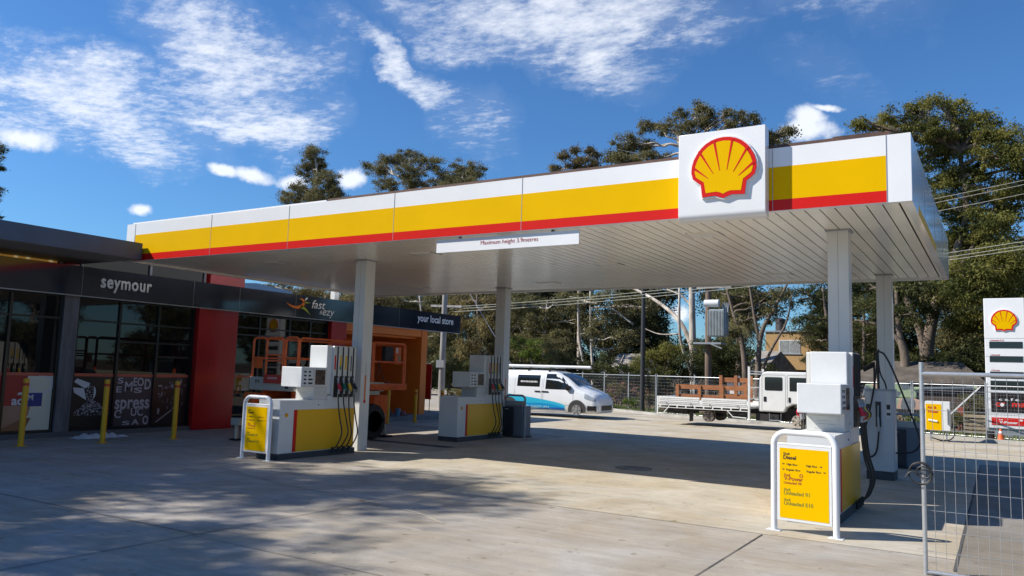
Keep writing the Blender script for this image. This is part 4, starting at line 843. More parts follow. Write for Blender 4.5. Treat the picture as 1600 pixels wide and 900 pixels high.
mb = MB(); mb.bar((-7.70, TY, .38), (-7.70, TY, 2.25), .09, .07); mb.bar((-7.70, TY+TW, .38), (-7.70, TY+TW, 2.2), .09, .07)
for z in (1.1, 1.5, 2.0): mb.bar((-7.70, TY, z), (-7.70, TY+TW, z), .04, .04)
mb.bar((-7.68, TY+.0, 2.1), (-7.15, TY+.2, 2.06), .04, .04); mb.build('headboard_rack', TRW, t)
cabp = [(-7.40, .66), (-7.42, 1.2), (-7.38, 1.85), (-7.26, 2.06), (-7.1, 2.10), (-5.5, 2.10), (-5.3, 2.04), (-4.95, 1.4), (-4.85, 1.2), (-4.82, .55), (-5.45, .55), (-5.5, .62), (-5.62, .84), (-5.85, .95), (-6.2, .95), (-6.42, .84), (-6.52, .66)]
mb = MB(); yy = [(0.0, 0), (.05, 0), (.95, 0)]
mb.poly(cabp, (0, TY+.14, 0), (1, 0, 0), (0, 0, 1), TW-.28); cabo = mb.build('cab', TRW, t, bevel=.05, seg=3)
for y, s in ((TY+.14, -1), (TY+TW-.14, 1)):
    def flat(pts, M, nm, off=.006, par=cabo):
        mb = MB(); o = y+s*off
        if s < 0: mb.poly(pts, (0, o, 0), (1, 0, 0), (0, 0, 1), .005)
        else: mb.poly([(-a, b) for a, b in pts], (0, o, 0), (-1, 0, 0), (0, 0, 1), .005)
        return mb.build(nm, M, par)
    flat(rrect(-7.18, -6.56, 1.42, 1.90, .05), CARG, 'rear_door_window'); flat([(-6.32, 1.42), (-5.25, 1.42), (-5.25, 1.6), (-5.42, 1.90), (-6.32, 1.90)], CARG, 'front_door_window')
    for q in (rrect(-7.28, -6.46, .70, 1.98, .06), rrect(-6.40, -5.3, .98, 1.98, .05)):
        mb = MB(); P = [(a, y+s*.0015, b) for a, b in q]+[(q[0][0], y+s*.0015, q[0][1])]; mb.tube(P, .006, 4); mb.build('door_seam', GREYM, cabo)
    flat(rrect(-7.22, -7.12, 1.02, 1.2, .02), BLACK, 'door_handle', .012); flat(rrect(-6.36, -6.28, 1.02, 1.2, .02), BLACK, 'door_handle', .012)
mb = MB(); mb.tube([(-7.0, TY+.08, .62), (-7.0, TY+.06, .38), (-6.6, TY+.06, .38), (-6.6, TY+.08, .62)], .012, 6); mb.box(-7.0, -6.6, TY+.02, TY+.2, .36, .38); mb.build('side_step', GREYM, t)
mb = MB(); mb.poly([(1.48, 0), (1.98, 0), (1.98, .9), (1.48, .9)], (-4.94, TY+.3, .0), (0, 0, 1), (0, 1, 0), .02); 
mb2 = MB(); mb2.add([(-4.93, TY+.3, 1.42), (-4.93, TY+TW-.3, 1.42), (-5.27, TY+TW-.3, 2.0), (-5.27, TY+.3, 2.0)], [(0, 1, 2, 3)]); mb2.build('windscreen', CARG, cabo)
mb = MB(); mb.box(-5.08, -5.0, TY-.05, TY+.08, 1.5, 1.85); mb.bar((-5.04, TY+.1, 1.8), (-5.2, TY+.2, 1.8), .02, .02); mb.build('mirror', BLACK, cabo)
for x, dual in ((-9.25, 1), (-6.05, 0)):
    for sd in (0, 1):
        a, b = MB(), MB(); y = TY+.22 if sd == 0 else TY+TW-.22
        wheel(a, b, x, y, .385, .22 if sd == 0 else -.22, 'y', .56)
        if dual: wheel(a, b, x, y+(.25 if sd == 0 else -.25), .385, .22 if sd == 0 else -.22, 'y', .56)
        w = a.build('wheel', TYRE, t, smooth=True); b.build('rim', [mat('dusty_steel_rim', (.16, .13, .11) if dual else (.38, .33, .27), .6), BLACK, DARKGAP], w, smooth=True)
mb = MB(); mb.box(-9.95, -9.93, TY+.1, TY+.5, .16, .7); mb.build('mudflap', BLACK, t)
def fence_load(x0, x1, z0, zt, y, label, nr=2, white=False):
    q = thing('timber_fence_panel', label, 'fence panel', ((x0+x1)/2, y, z0)); h = zt-z0; posts = np.linspace(x0+.06, x1-.06, 4 if x1-x0 > 2 else 3)
    for i, px in enumerate(posts): mb = MB(); mb.box(px-.06, px+.06, y-.05, y-.005, z0, zt); mb.build('post', TIMBER, q, bevel=.004)
    for k in range(nr): z = z0+h*(.12+k*(.88-.24)/max(1, nr-1)); mb = MB(); mb.box(x0, x1, y, y+.025, z-.02, z+.15); mb.build('board', TIMBER, q, bevel=.003)
    if white: mb = MB(); mb.box(x0+.25, x1-.6, y+.1, y+.12, z0+.28, zt-.2); mb.build('white_sheet', WHITE2, q)
    return q
fence_load(-10.48, -7.80, .95, 1.52, TY+.12, 'orange stained timber panel lying along the near side of the truck tray')
q = fence_load(-9.05, -7.80, .95, 1.92, TY+.9, 'taller orange timber panel standing behind the low one on the truck tray', 2, True)
mb = MB(); mb.bar((-8.5, TY+.86, 1.35), (-7.8, TY+.86, 1.7), .03, .12); mb.build('brace', TIMBER, q)
mb = MB()
for k in range(14):
    x = random.uniform(-10.6, -8); mb.bar((x, TY+.3+random.random()*.5, 1.0+random.random()*.06), (x+random.uniform(.3, .9), TY+.3+random.random()*.4, 1.03+random.random()*.1), .1, .02)
single(mb, 'timber_offcuts', mat('pale_offcuts', (.42, .38, .32), .8, var=.3), 'loose pile of pale timber offcuts behind the low panel on the tray', 'timber', (-9.3, TY+.5, .95))

# ------------------------------------------------------------------ temporary fence panels
def fence_mesh(w, h, dx, dz, r, M, rt=.019, z0=.12):
    fr = MB(); fr.tube([(0, 0, 0), (0, 0, h+.09)], rt, 10); fr.tube([(w, 0, 0), (w, 0, h+.09)], rt, 10); fr.tube([(0, 0, h-.02), (w, 0, h-.02)], rt, 10); fr.tube([(0, 0, z0), (w, 0, z0)], rt*.8, 8)
    wm = MB()
    x = dx
    while x < w-.02: wm.tube([(x, .012, z0), (x, .012, h-.02)], r, 4, caps=False); x += dx
    z = z0+dz
    while z < h-.05: wm.tube([(0, .016, z), (w, .016, z)], r, 4, caps=False); z += dz
    return fr, wm
t = thing('temporary_fence_panel', 'nearest galvanised mesh fence panel with black cable tied to its post', 'fence', (0, 0, 0))
fr, wm = fence_mesh(2.35, 1.92, .088, .19, .0022, GALV, .021, .03); fr.build('tube_frame', GALV, t, smooth=True); wm.build('wire_mesh', GALV, t)
mb = MB(); mb.box(-.25, .25, -.12, .12, 0, .001); t.location = (-.645, 8.69, 0)
c = MB(); pts = []
for k in range(34):
    a = k*.62; rr_ = .062+.026*math.sin(k*.31); pts.append((-.655+rr_*math.cos(a)*1.3, 8.64+.012*math.sin(k*.5), .93+rr_*1.25*math.sin(a)+.03*math.sin(k*.1)))
pts = [(-.80, 8.63, .90), (-.74, 8.63, .96)]+pts
c.tube(smoothpath(pts, 3), .0065, 6); single(c, 'cable_coil', RUBBER, 'black cable tied in a loop around the near fence post', 'cable', (-.65, 8.64, .85), smooth=True)
t = thing('temporary_fence_panel', 'mesh fence panel', 'fence', (0, 0, 0), 'temporary mesh fence panels along the back kerb')
fr, wm = fence_mesh(2.4, 1.86, .1, .16, .0022, GALV, .02, .1)
for x in (0, 2.4): fr.box(x-.1, x+.1, -.28, .28, 0, .1)
fr.build('tube_frame', GALV, t, smooth=True); wm.build('wire_mesh', GALV, t)
fl = [(-30.5, 47.6), (-27, 45.2), (-20, 40.7), (-17, 38.6), (-13.6, 36.3), (-8, 34.3), (-1.5, 32.2), (3, 30.9)]
pos = []; d = 0; seglen = [math.dist(a, b) for a, b in zip(fl, fl[1:])]; tot = sum(seglen); n = int(tot/2.45)
def along(s):
    for (a, b), l in zip(zip(fl, fl[1:]), seglen):
        if s <= l: return a[0]+(b[0]-a[0])*s/l, a[1]+(b[1]-a[1])*s/l
        s -= l
    return fl[-1]
flab = ['behind the grey pole at the left', 'left of the farther fuel pump', 'hidden mostly behind the farther fuel pump', 'behind the rear half of the white van', 'behind the middle of the white van', 'behind the van windscreen', 'right of the van nose', 'left of the dark pole', 'right of the dark pole', 'behind the tail of the truck tray', 'behind the timber load', 'behind the truck cab', 'behind the nearest fuel pump', 'behind the grey diesel dispenser', 'behind the air and water box', 'left of the tall price pylon', 'behind the tall price pylon', 'at the far right end']
for i in range(n):
    a, b = along(i*2.45), along(i*2.45+2.4); rz = math.atan2(b[1]-a[1], b[0]-a[0])
    o = t if i == 0 else copy_tree(t)
    o.location = (a[0], a[1], -.02); o.rotation_euler = (random.uniform(-.02, .02), 0, rz)
    o['label'] = 'mesh fence panel on the back kerb, ' + flab[min(i, len(flab)-1)]

# ------------------------------------------------------------------ price pylon, air and water, cone
t = thing('price_pylon', 'tall white fuel price pylon with scallop shell emblem and dark price screens', 'sign', (.22, 33.2, 0))
PX0, PX1, PY = -.40, .84, 33.0
mb = MB(); mb.box(PX0, PX1, PY, PY+.35, .35, 4.95); bd = mb.build('body', WHITE, t, bevel=.02)
mb = MB(); mb.box(PX0+.06, PX1-.06, PY+.05, PY+.3, .0, .349); mb.build('base', GREYM, t)
mb = MB()
for z in (3.52, 2.88, 2.22, 1.62, .82): mb.box(PX0, PX1, PY-.002, PY-.0005, z-.006, z+.006)
mb.build('panel_joint', GREYM, bd)
scallop(bd, (.21, PY-.001, 3.80), NEGY, .80, 'shell_emblem', .03)
for z0, z1 in ((3.17, 3.40), (2.68, 2.91-.02), (2.10, 2.34), (1.70, 2.02), ):
    mb = MB(); mb.box(PX0+.14, PX1-.10, PY-.012, PY-.003, z0, z1); mb.build('price_screen', CARG, bd)
mb = MB()
for s, z in (('Unleaded E10', 3.42), ('Unleaded', 2.905), ('V-Power', 2.36)): text(s, mb, (PX0+.17, PY-.004, z), NEGY, height=.055, bold=.02)
mb.build('lettering', mat('sign_red_lettering', (.45, .02, .02), .5), bd)
mb = MB(); mb.box(PX0+.14, PX1-.08, PY-.012, PY-.003, .92, 1.60); cf = mb.build('cafe_panel', mat('cafe_dark_brown', (.020, .010, .008), .3), bd)
mb = MB(); text('cr  ma', mb, (PX0+.27, PY-.014, 1.12), NEGY, width=.90, height=.21, bold=.02); mb.build('lettering', mat('bright_red_lettering', (.75, .03, .015), .5), cf)
mb = MB(); text('c a f e', mb, (PX0+.38, PY-.014, 1.33), NEGY, width=.60, height=.09, bold=.02); mb.add([(.07+.062*math.cos(a), PY-.015, 1.18+.062*math.sin(a)) for a in np.linspace(0, 6.283, 21)[:-1]][::1], [tuple(range(20))]); mb.build('lettering', LW, cf)
mb = MB(); mb.box(PX0+.14, PX1-.06, PY-.012, PY-.003, .47, .73); vp = mb.build('red_panel', RED, bd)
mb = MB(); text('Shell', mb, (PX0+.36, PY-.014, .64), NEGY, height=.045, bold=.03); text('V-Power', mb, (PX0+.37, PY-.014, .535), NEGY, width=.55, height=.08, bold=.04)
mb.add([(.62+.05*math.cos(a), PY-.0145, .665+.035*math.sin(a)) for a in np.linspace(0, 6.283, 17)[:-1]], [tuple(range(16))]); mb.build('lettering', LW, vp)
t = thing('air_water_unit', 'white box with a yellow face for air and water standing on the back kerb', 'air pump', (-1.75, 29.2, 0))
mb = MB(); mb.box(-2.06, -1.36, 29.0, 29.5, .35, 1.28); ab = mb.build('cabinet', WHITE2, t, bevel=.01)
mb = MB(); mb.box(-2.045, -1.60, 28.993, 28.998, .36, 1.19); yf = mb.build('yellow_face', YELLOW, ab)
mb = MB(); text('Air &', mb, (-2.0, 28.99, 1.04), NEGY, height=.085, bold=.03); text('Water', mb, (-2.0, 28.99, .91), NEGY, height=.085, bold=.03); mb.build('lettering', mat('red_lettering', (.45, .015, .01), .5), yf)
mb = MB(); mb.tube([(-1.98, 28.985, .68), (-1.72, 28.985, .64)], .03, 8); mb.build('hose_nozzle', LW, yf)
mb = MB(); mb.box(-1.95, -1.90, 29.1, 29.15, 0, .35); mb.box(-1.5, -1.45, 29.1, 29.15, 0, .35); mb.build('legs', GREYM, t)
mb = MB(); mb.tube([(-1.42, 28.98, .55), (-1.42, 28.98, 1.05)], .012, 6); mb.tube(smoothpath([(-1.3, 29.1, .6), (-1.25, 29.1, .3), (-1.35, 29.0, .1), (-1.6, 29, .05), (-1.9, 29, .12)], 5), .02, 6); mb.build('air_hose', BLACK, t)
t = thing('traffic_cone', 'orange traffic cone with white top in front of the price pylon', 'traffic cone', (0, 30.4, 0))
mb = MB(); mb.tube([(-.0, 30.4, .03), (0, 30.4, .45)], [.12, .03], 16); mb.build('cone', mat('cone_orange', (.75, .13, .03), .5), t, smooth=True)
mb = MB(); mb.tube([(-.0, 30.4, .26), (0, 30.4, .38)], [.069, .047], 16); mb.build('white_band', LW, t, smooth=True); mb = MB(); mb.box(-.16, .16, 30.24, 30.56, 0, .03); mb.build('base', BLACK, t)
mb = MB(); mb.tube([(-.28, 30.6, 0), (-.28, 30.6, .35)], [.1, .11], 12); single(mb, 'plastic_drum', BLACK, 'small dark drum standing left of the traffic cone', 'drum', (-.28, 30.6, 0), smooth=True)

# ------------------------------------------------------------------ poles and wires
POLEG = mat('weathered_grey_timber', (.30, .28, .26), .85, var=.3, vscale=3, stretch=(1, 1, .2)); POLED = mat('dark_pole_paint', (.03, .03, .03), .5)
t = thing('power_pole', 'pale grey power pole rising behind the corner of the shop', 'power pole', (-22.2, 30, 0))
mb = MB(); mb.tube([(-22.2, 30, -.15), (-22.2, 30, 8)], [.16, .11], 12); mb.build('pole', POLEG, t, smooth=True)
mb = MB(); mb.bar((-23.0, 30, 4.82), (-21.2, 30, 4.75), .1, .1); mb.build('crossarm', POLEG, t); mb = MB(); mb.box(-22.42, -21.98, 29.8, 29.86, 1.9, 2.25); mb.build('sign_plate', ALU, t)
mb = MB(); mb.tube([(-15.02, 36.9, 0), (-15.02, 36.9, 9)], [.12, .09], 10); mb.tube([(-15.02, 36.9, 0), (-15.02, 36.9, .08)], .25, 10)
single(mb, 'lamp_post', POLED, 'thin black pole standing in the verge right of the van', 'pole', (-15.02, 36.9, 0), smooth=True)
TP = at(1107, 540, 42)
t = thing('transformer_pole', 'timber pole carrying a grey finned transformer behind the truck', 'power pole', (TP.x, 42, 0))
mb = MB(); mb.tube([(TP.x, 42, -.15), (TP.x-.05, 42, 12)], [.19, .13], 12); mb.build('pole', mat('brown_weathered_pole', (.17, .12, .09), .9, var=.3, stretch=(1, 1, .2)), t, smooth=True)
a = at(1121, 505, 41.6); mb = MB(); mb.box(a.x-.36, a.x+.42, 41.3, 41.9, a.z-.72, a.z+.72)
for k in range(11): mb.box(a.x-.38+k*.08, a.x-.35+k*.08, 41.12, 41.3, a.z-.68, a.z+.66)
for k in range(6): mb.box(a.x+.42, a.x+.54, 41.32+k*.09, 41.35+k*.09, a.z-.6, a.z+.6)
mb.build('transformer', mat('transformer_grey', (.40, .44, .45), .5, var=.1), t)
b = at(1113, 474, 41.4); mb = MB(); mb.tube([(b.x-.42, 41.4, b.z), (b.x+.36, 41.4, b.z)], .2, 16); mb.build('oil_tank', WHITE2, t, smooth=True)
for k in range(4): mb = MB(); x = b.x+.5+k*.1; mb.tube([(x, 41.5, b.z-.5), (x+.03, 41.5, b.z-.1), (x+.02, 41.5, b.z+.05)], [.05, .035, .02], 8); mb.build('insulator', GREYM, t, smooth=True)
mb = MB(); c_ = at(1109, 536, 41.6); mb.box(c_.x-.75, c_.x+.75, 41.1, 42.1, c_.z-.08, c_.z+.02); mb.bar((c_.x+.1, 41.1, c_.z-.02), (c_.x+.8, 41.1, c_.z-.3), .06, .06); mb.build('platform', GREYM, t)
mb = MB(); mb.bar((TP.x-.6, 41.8, b.z+.9), (TP.x+1.3, 41.8, b.z+.9), .1, .1); mb.build('crossarm', POLEG, t)
WIRE = mat('wire_grey', (.33, .32, .30), .5, metal=.4); WIREW = mat('white_sheathed_wire', (.45, .45, .38), .6)
def wire(a, b, r, label, M=WIRE, sag=.25, grp=None):
    a, b = Vector(a), Vector(b); pts = [a.lerp(b, i/16)-Vector((0, 0, sag*4*(i/16)*(1-i/16))) for i in range(17)]
    mb = MB(); mb.tube(pts, r, 6); return single(mb, 'overhead_wire', M, label, 'wire', tuple(a), grp, smooth=True)
for k, (v0, v1, y1, nm) in enumerate(((480, 367, 22, 'highest'), (483, 374, 22.4, 'middle'), (487, 379, 22.8, 'lowest'))):
    wire(at(697+k*6, v0, 30), at(1720, v1-9, y1+8), .011, nm+' of the three pale wires running from the grey pole under the canopy line', WIREW, .35, 'pale wires from the grey pole')
for k, (v0, v1, nm) in enumerate(((292, 262, 'uppermost thin wire'), (299, 269, 'second thin wire from the top'), (314, 284, 'third thin wire from the top'))):
    wire(at(1440, v0+2, 34)+Vector((-12, 3.6, -1.0)), at(1690, v1, 33), .009, nm+' crossing the big tree right of the canopy', WIRE, .2, 'thin wires over the right trees')
wire(at(728, 448, 31), at(812, 592, 31), .012, 'slanting stay wire left of the farther front column', GALV, 0)

# ------------------------------------------------------------------ trees
def leaves_mesh(name, M, blobs, parent, dens=1.0, size=.26, droop=.8, clump=.55, loc=None):
    V = []; org = np.array(parent['_o']) if parent is not None else np.array(loc)
    for (c, r) in blobs:
        c = np.array(c); r = np.array(r); vol = r[0]*r[1]*r[2]
        nc = max(7, int(11*(vol**.72)*dens/ (clump**1.4) * .68))
        d = rng.normal(size=(nc, 3)); d /= np.linalg.norm(d, axis=1)[:, None]
        rad = rng.uniform(.15, 1, nc)**.5
        cc = c + d*rad[:, None]*r*rng.uniform(.75, 1.3, (nc, 1))
        k = int(150*dens) if clump > .4 else int(115*dens)
        p = np.repeat(cc, k, 0); cs_i = np.repeat(rng.uniform(.45, 1.35, nc)*clump, k)
        off = rng.normal(size=p.shape)*.52; off[:, 2] -= np.abs(off[:, 0])*.25
        p = p + off*cs_i[:, None]*np.array([1, 1, .62])
        n = len(p); ax = rng.normal(size=(n, 3))*np.array([1, 1, .8]); ax[:, 2] -= droop; ax /= np.linalg.norm(ax, axis=1)[:, None]
        sd = np.cross(ax, rng.normal(size=(n, 3))); sd /= np.linalg.norm(sd, axis=1)[:, None]
        L_ = (size*.66*rng.uniform(.5, 1.3, n))[:, None]; Wd = L_*rng.uniform(.13, .24, n)[:, None]
        V.append(np.stack([p, p+ax*L_*.45+sd*Wd, p+ax*L_, p+ax*L_*.55-sd*Wd], 1))
    V = np.concatenate(V).reshape(-1, 3)-org; nq = len(V)//4
    me = bpy.data.meshes.new(name); me.from_pydata(V.astype(np.float32), [], np.arange(nq*4, dtype=np.int32).reshape(-1, 4))
    me.materials.append(M); me.update(); me.validate()
    o = bpy.data.objects.new(name, me); COL.objects.link(o); o['_o'] = tuple(float(q) for q in org)
    if parent is not None: o.parent = parent
    else: o.location = org
    return o
def limb(mb, a, b, r0, r1, wig=.12, n=6):
    a, b = Vector(a), Vector(b); l = (b-a).length; P = [a]
    for i in range(1, n): f = i/n; P.append(a.lerp(b, f)+Vector((random.uniform(-1, 1), random.uniform(-1, 1), random.uniform(-.3, 1)*(1-f)))*l*wig*.5)
    P.append(b); mb.tube(smoothpath(P, 3), [r0+(r1-r0)*i/((len(P)-1)*3) for i in range((len(P)-1)*3+1)], 7)
def tree(label, Y, px_blobs, trunk, lm=0, bark=BARKP, r0=.3, dens=1.0, size=.27, droop=.8, clump=.55, extra=(), name='gum_tree', group=None, dj=1.0, fork=.5, sub=3):
    """px_blobs: crown masses, measured as directions and angular radii, put at depth Y; trunk: list of such directions from the foot up"""
    tp = [at(u, v, Y) for u, v in trunk]; tp[0].z = -.15
    root = thing(name, label, 'tree', (tp[0].x, tp[0].y, 0), group)
    B = []
    for (u, v, ru, rv) in px_blobs:
        yy = Y+random.uniform(-1, 1)*dj*1.6; c = at(u, v, yy); D = (c-Vector((0, 0, CAMH))).length
        rx, rz = ru/FPX*D*.88, rv/FPX*D*.88; B.append(((c.x, c.y, c.z), (rx, (rx+rz)/2*1.1, rz)))
    mb = MB(); sp_ = smoothpath(tp, 5); m_ = len(sp_); r0 *= .72; mb.tube(sp_, [r0*(1.25 if i == 0 else 1)*(1-.72*i/(m_-1)) for i in range(m_)], 12)
    for (c, r) in B:
        c = Vector(c); best = min(sp_[int(m_*.25):], key=lambda q: (q-c).length+max(0, q.z-c.z)*2.5)
        limb(mb, best, c, r0*.34, .03)
        for k in range(sub):
            dd = Vector((random.gauss(0, 1), random.gauss(0, 1), random.gauss(.3, 1))).normalized(); mb_e = c+Vector((dd.x*r[0], dd.y*r[1], dd.z*r[2]))*.85
            limb(mb, best.lerp(c, random.uniform(.4, .9)), mb_e, .06, .015, n=4)
    for path, ra, rb in extra:
        P = [at(u, v, Y+dy) for u, v, dy in path]; S = smoothpath(P, 5); mb.tube(S, [.7*(ra+(rb-ra)*i/(len(S)-1)) for i in range(len(S))], 9)
    mb.build('trunk', bark, root, smooth='full')
    if B: leaves_mesh('crown', LEAF[lm], B, root, dens, size, droop, clump)
    return root
tree('tall narrow gum tree rising above the left part of the canopy', 62, [(494, 248, 24, 20), (486, 270, 26, 18), (508, 282, 30, 20), (470, 300, 30, 18), (500, 312, 40, 20), (524, 304, 18, 16), (452, 312, 18, 10), (490, 232, 14, 8)], [(478, 610), (484, 450), (492, 340), (495, 265)], 0, r0=.32, clump=.5)
tree('broad gum tree behind the canopy, just left of the hanging sign', 66, [(592, 262, 22, 14), (612, 250, 20, 14), (640, 246, 26, 14), (605, 285, 26, 14), (640, 270, 26, 18), (672, 256, 24, 16), (690, 278, 26, 18), (655, 292, 30, 14), (574, 258, 8, 8)], [(650, 610), (645, 450), (640, 330), (640, 285)], 0, r0=.36, clump=.5)
tree('smaller rounded gum tree beside the broad one behind the canopy', 64, [(722, 262, 20, 14), (742, 266, 20, 16), (715, 282, 28, 14), (700, 292, 24, 12), (735, 285, 24, 12)], [(735, 610), (728, 450), (725, 330), (725, 285)], 0, r0=.3, clump=.5)
tree('small gum tree tips left of the big clump near the canopy middle', 58, [(879, 243, 12, 9), (898, 236, 7, 6), (914, 248, 16, 10), (926, 240, 16, 12), (896, 258, 26, 8), (870, 264, 12, 6), (930, 260, 18, 10)], [(905, 620), (905, 450), (905, 330), (908, 262)], 3, r0=.28, clump=.42, dens=.9)
tree('wide gum tree spreading above the canopy, left of the shell sign', 55, [(975, 222, 22, 14), (1000, 226, 26, 16), (965, 245, 30, 18), (1010, 250, 36, 18), (1022, 196, 22, 12), (1048, 200, 18, 14), (1060, 182, 14, 12), (1072, 200, 18, 14), (1100, 176, 18, 14), (1108, 190, 22, 14), (1095, 165, 9, 7), (1140, 180, 16, 10), (1150, 190, 22, 10), (1172, 184, 16, 16), (1212, 210, 20, 12), (1232, 206, 12, 9), (1215, 222, 20, 8)], [(1085, 640), (1082, 520), (1080, 400), (1075, 300), (1068, 230)], 0, r0=.42, clump=.42, dens=1.0, extra=[([(1088, 560, 0), (1064, 505, 0), (1028, 472, 1), (985, 448, 2)], .26, .14), ([(1094, 612, 0), (1074, 565, -.5), (1062, 520, -1), (1062, 440, -1)], .2, .12), ([(1082, 480, 0), (1064, 462, 0), (1042, 452, 0)], .13, .08), ([(1060, 522, 0), (1030, 522, 0), (1004, 512, 0)], .09, .04)])
RT = [(1345, 193, 16, 9), (1366, 196, 18, 8), (1395, 180, 22, 12), (1400, 200, 26, 14), (1432, 166, 20, 12), (1440, 185, 24, 14), (1470, 160, 20, 10), (1490, 172, 22, 12), (1505, 188, 26, 14), (1535, 188, 22, 14), (1575, 205, 18, 12), (1550, 212, 26, 14), (1455, 205, 36, 18), (1500, 220, 40, 20), (1560, 240, 38, 22), (1595, 225, 22, 14), (1610, 260, 30, 24), (1460, 245, 36, 20), (1520, 262, 42, 22), (1590, 290, 34, 22), (1470, 285, 36, 22), (1540, 300, 44, 22), (1460, 325, 26, 22), (1505, 340, 36, 20), (1550, 350, 40, 20), (1490, 375, 30, 22), (1580, 330, 30, 16), (1535, 385, 36, 22)]
tree('huge gum tree towering over the right end of the canopy', 50, RT, [(1452, 640), (1448, 560), (1462, 480), (1492, 400), (1510, 330), (1500, 240)], 1, BARKD, .55, clump=.45, dens=1.15, size=.25, extra=[([(1447, 600, 0), (1438, 520, 0), (1410, 450, 0), (1402, 380, 1)], .34, .16), ([(1500, 420, 0), (1540, 350, 0), (1570, 290, 0)], .2, .08)])
tree('lower leafy tree under the huge gum at the right edge', 47, [(1555, 395, 34, 16), (1500, 425, 34, 20), (1545, 430, 36, 20), (1590, 400, 24, 20), (1520, 460, 40, 20), (1580, 455, 36, 22), (1480, 455, 26, 24), (1600, 500, 36, 30), (1550, 500, 36, 24), (1505, 500, 30, 20)], [(1600, 640), (1592, 560), (1570, 500), (1552, 430)], 1, BARKD, .3, clump=.45, dens=1.05)
tree('dark trunked gum behind the rear right column', 46, [(1390, 455, 36, 18), (1430, 450, 34, 20), (1360, 475, 26, 18), (1350, 450, 26, 14), (1400, 490, 30, 14), (1440, 490, 24, 18)], [(1418, 640), (1414, 560), (1405, 520), (1400, 450)], 2, BARKD, .42, extra=[([(1412, 545, 0), (1395, 522, 0), (1366, 506, 0), (1335, 500, 0)], .2, .07)])
tree('sprawling gum tree with forked trunks behind the truck tray', 47, [(1150, 474, 30, 16), (1175, 462, 34, 14), (1205, 470, 30, 16), (1135, 462, 18, 10), (1160, 500, 22, 16), (1225, 462, 22, 12), (1190, 492, 26, 14), (1145, 515, 14, 14)], [(1162, 640), (1164, 580), (1158, 530), (1146, 490), (1135, 450)], 0, BARKD, .30, dens=.8, clump=.42, extra=[([(1184, 640, 0), (1184, 580, 0), (1190, 520, 0), (1212, 478, 0), (1232, 440, 0)], .3, .08), ([(1188, 585, 0), (1206, 545, 0), (1228, 505, 0), (1238, 460, 0)], .14, .05), ([(1186, 535, 0), (1178, 490, 0), (1170, 440, 0)], .16, .08)])
tree('layered dark conifer in front of the tan house', 54, [(1262, 462, 34, 18), (1290, 480, 30, 14), (1258, 498, 26, 9), (1285, 512, 34, 9), (1262, 530, 22, 7), (1290, 545, 32, 9), (1268, 560, 26, 8), (1290, 578, 30, 10), (1310, 500, 30, 30), (1320, 560, 24, 30)], [(1300, 640), (1300, 560), (1292, 500), (1285, 450)], 2, BARKD, .3, size=.2, droop=.1, clump=.4, name='conifer_tree')
tree('dark bushy conifer between the two right columns', 50, [(1345, 470, 26, 20), (1350, 520, 26, 26), (1340, 560, 26, 26), (1372, 550, 26, 22), (1385, 520, 20, 20)], [(1350, 640), (1350, 560), (1350, 470)], 2, BARKD, .25, size=.2, droop=.1, clump=.4, name='conifer_tree')
tree('white trunked gum tree behind the van bonnet', 50, [(905, 470, 26, 16), (940, 462, 30, 14), (975, 480, 30, 20), (950, 500, 30, 16), (920, 520, 18, 12), (985, 525, 26, 16), (1005, 480, 22, 18), (960, 545, 20, 12)], [(926, 640), (926, 580), (923, 520), (922, 455)], 0, BARKP, .20, dens=.8, clump=.42, extra=[([(915, 620, 0), (912, 570, 0), (905, 530, 0), (903, 470, 0)], .17, .10), ([(926, 500, 0), (960, 490, 0), (990, 505, 0)], .08, .04), ([(910, 470, 0), (952, 480, -1), (990, 508, -1)], .09, .05), ([(945, 590, 0), (965, 575, 0), (975, 555, 0)], .09, .05)])
tree('brownish weeping gum tree behind the farther front column', 44, [(745, 475, 34, 18), (722, 500, 26, 20), (760, 510, 28, 20), (735, 535, 26, 18), (765, 550, 22, 16), (715, 470, 20, 14), (775, 475, 20, 20), (720, 550, 16, 12)], [(752, 640), (752, 580), (748, 520), (745, 460)], 3, BARKD, .26, clump=.4, droop=1.4, size=.28)
tree('dark grey leaved gum tree above the van', 54, [(815, 480, 30, 22), (850, 500, 36, 24), (830, 535, 30, 20), (880, 470, 30, 18), (875, 530, 28, 18), (800, 510, 22, 22), (905, 500, 20, 18)], [(850, 640), (845, 580), (850, 530), (855, 470)], 0, BARKP, .28, clump=.45, extra=[([(845, 600, 0), (825, 550, 0), (808, 500, 0)], .12, .05)])
tree('dark gum tree between the shop roof and the grey pole', 50, [(620, 470, 34, 16), (655, 490, 34, 22), (690, 470, 26, 20), (610, 500, 30, 20), (690, 520, 26, 26), (660, 540, 34, 26), (700, 560, 20, 20)], [(668, 640), (668, 570), (662, 520), (655, 460)], 0, BARKP, .26, clump=.45)
tree('gum tree whose top shows between the shop roof and canopy', 42, [(430, 448, 30, 9), (470, 458, 34, 10), (510, 462, 34, 10), (550, 466, 34, 12), (590, 472, 30, 14), (480, 480, 50, 20), (560, 495, 40, 20)], [(520, 600), (515, 540), (505, 480)], 3, BARKP, .22, clump=.4)
tree('leafy gum branch tips at the far left edge of the sky', 34, [(0, 232, 9, 7), (-8, 248, 10, 10), (2, 262, 4, 3), (-14, 225, 14, 10), (-22, 260, 16, 12), (-20, 300, 20, 18), (-26, 330, 24, 16)], [(-40, 600), (-38, 450), (-32, 330), (-22, 240)], 2, BARKD, .2, clump=.3, size=.2)
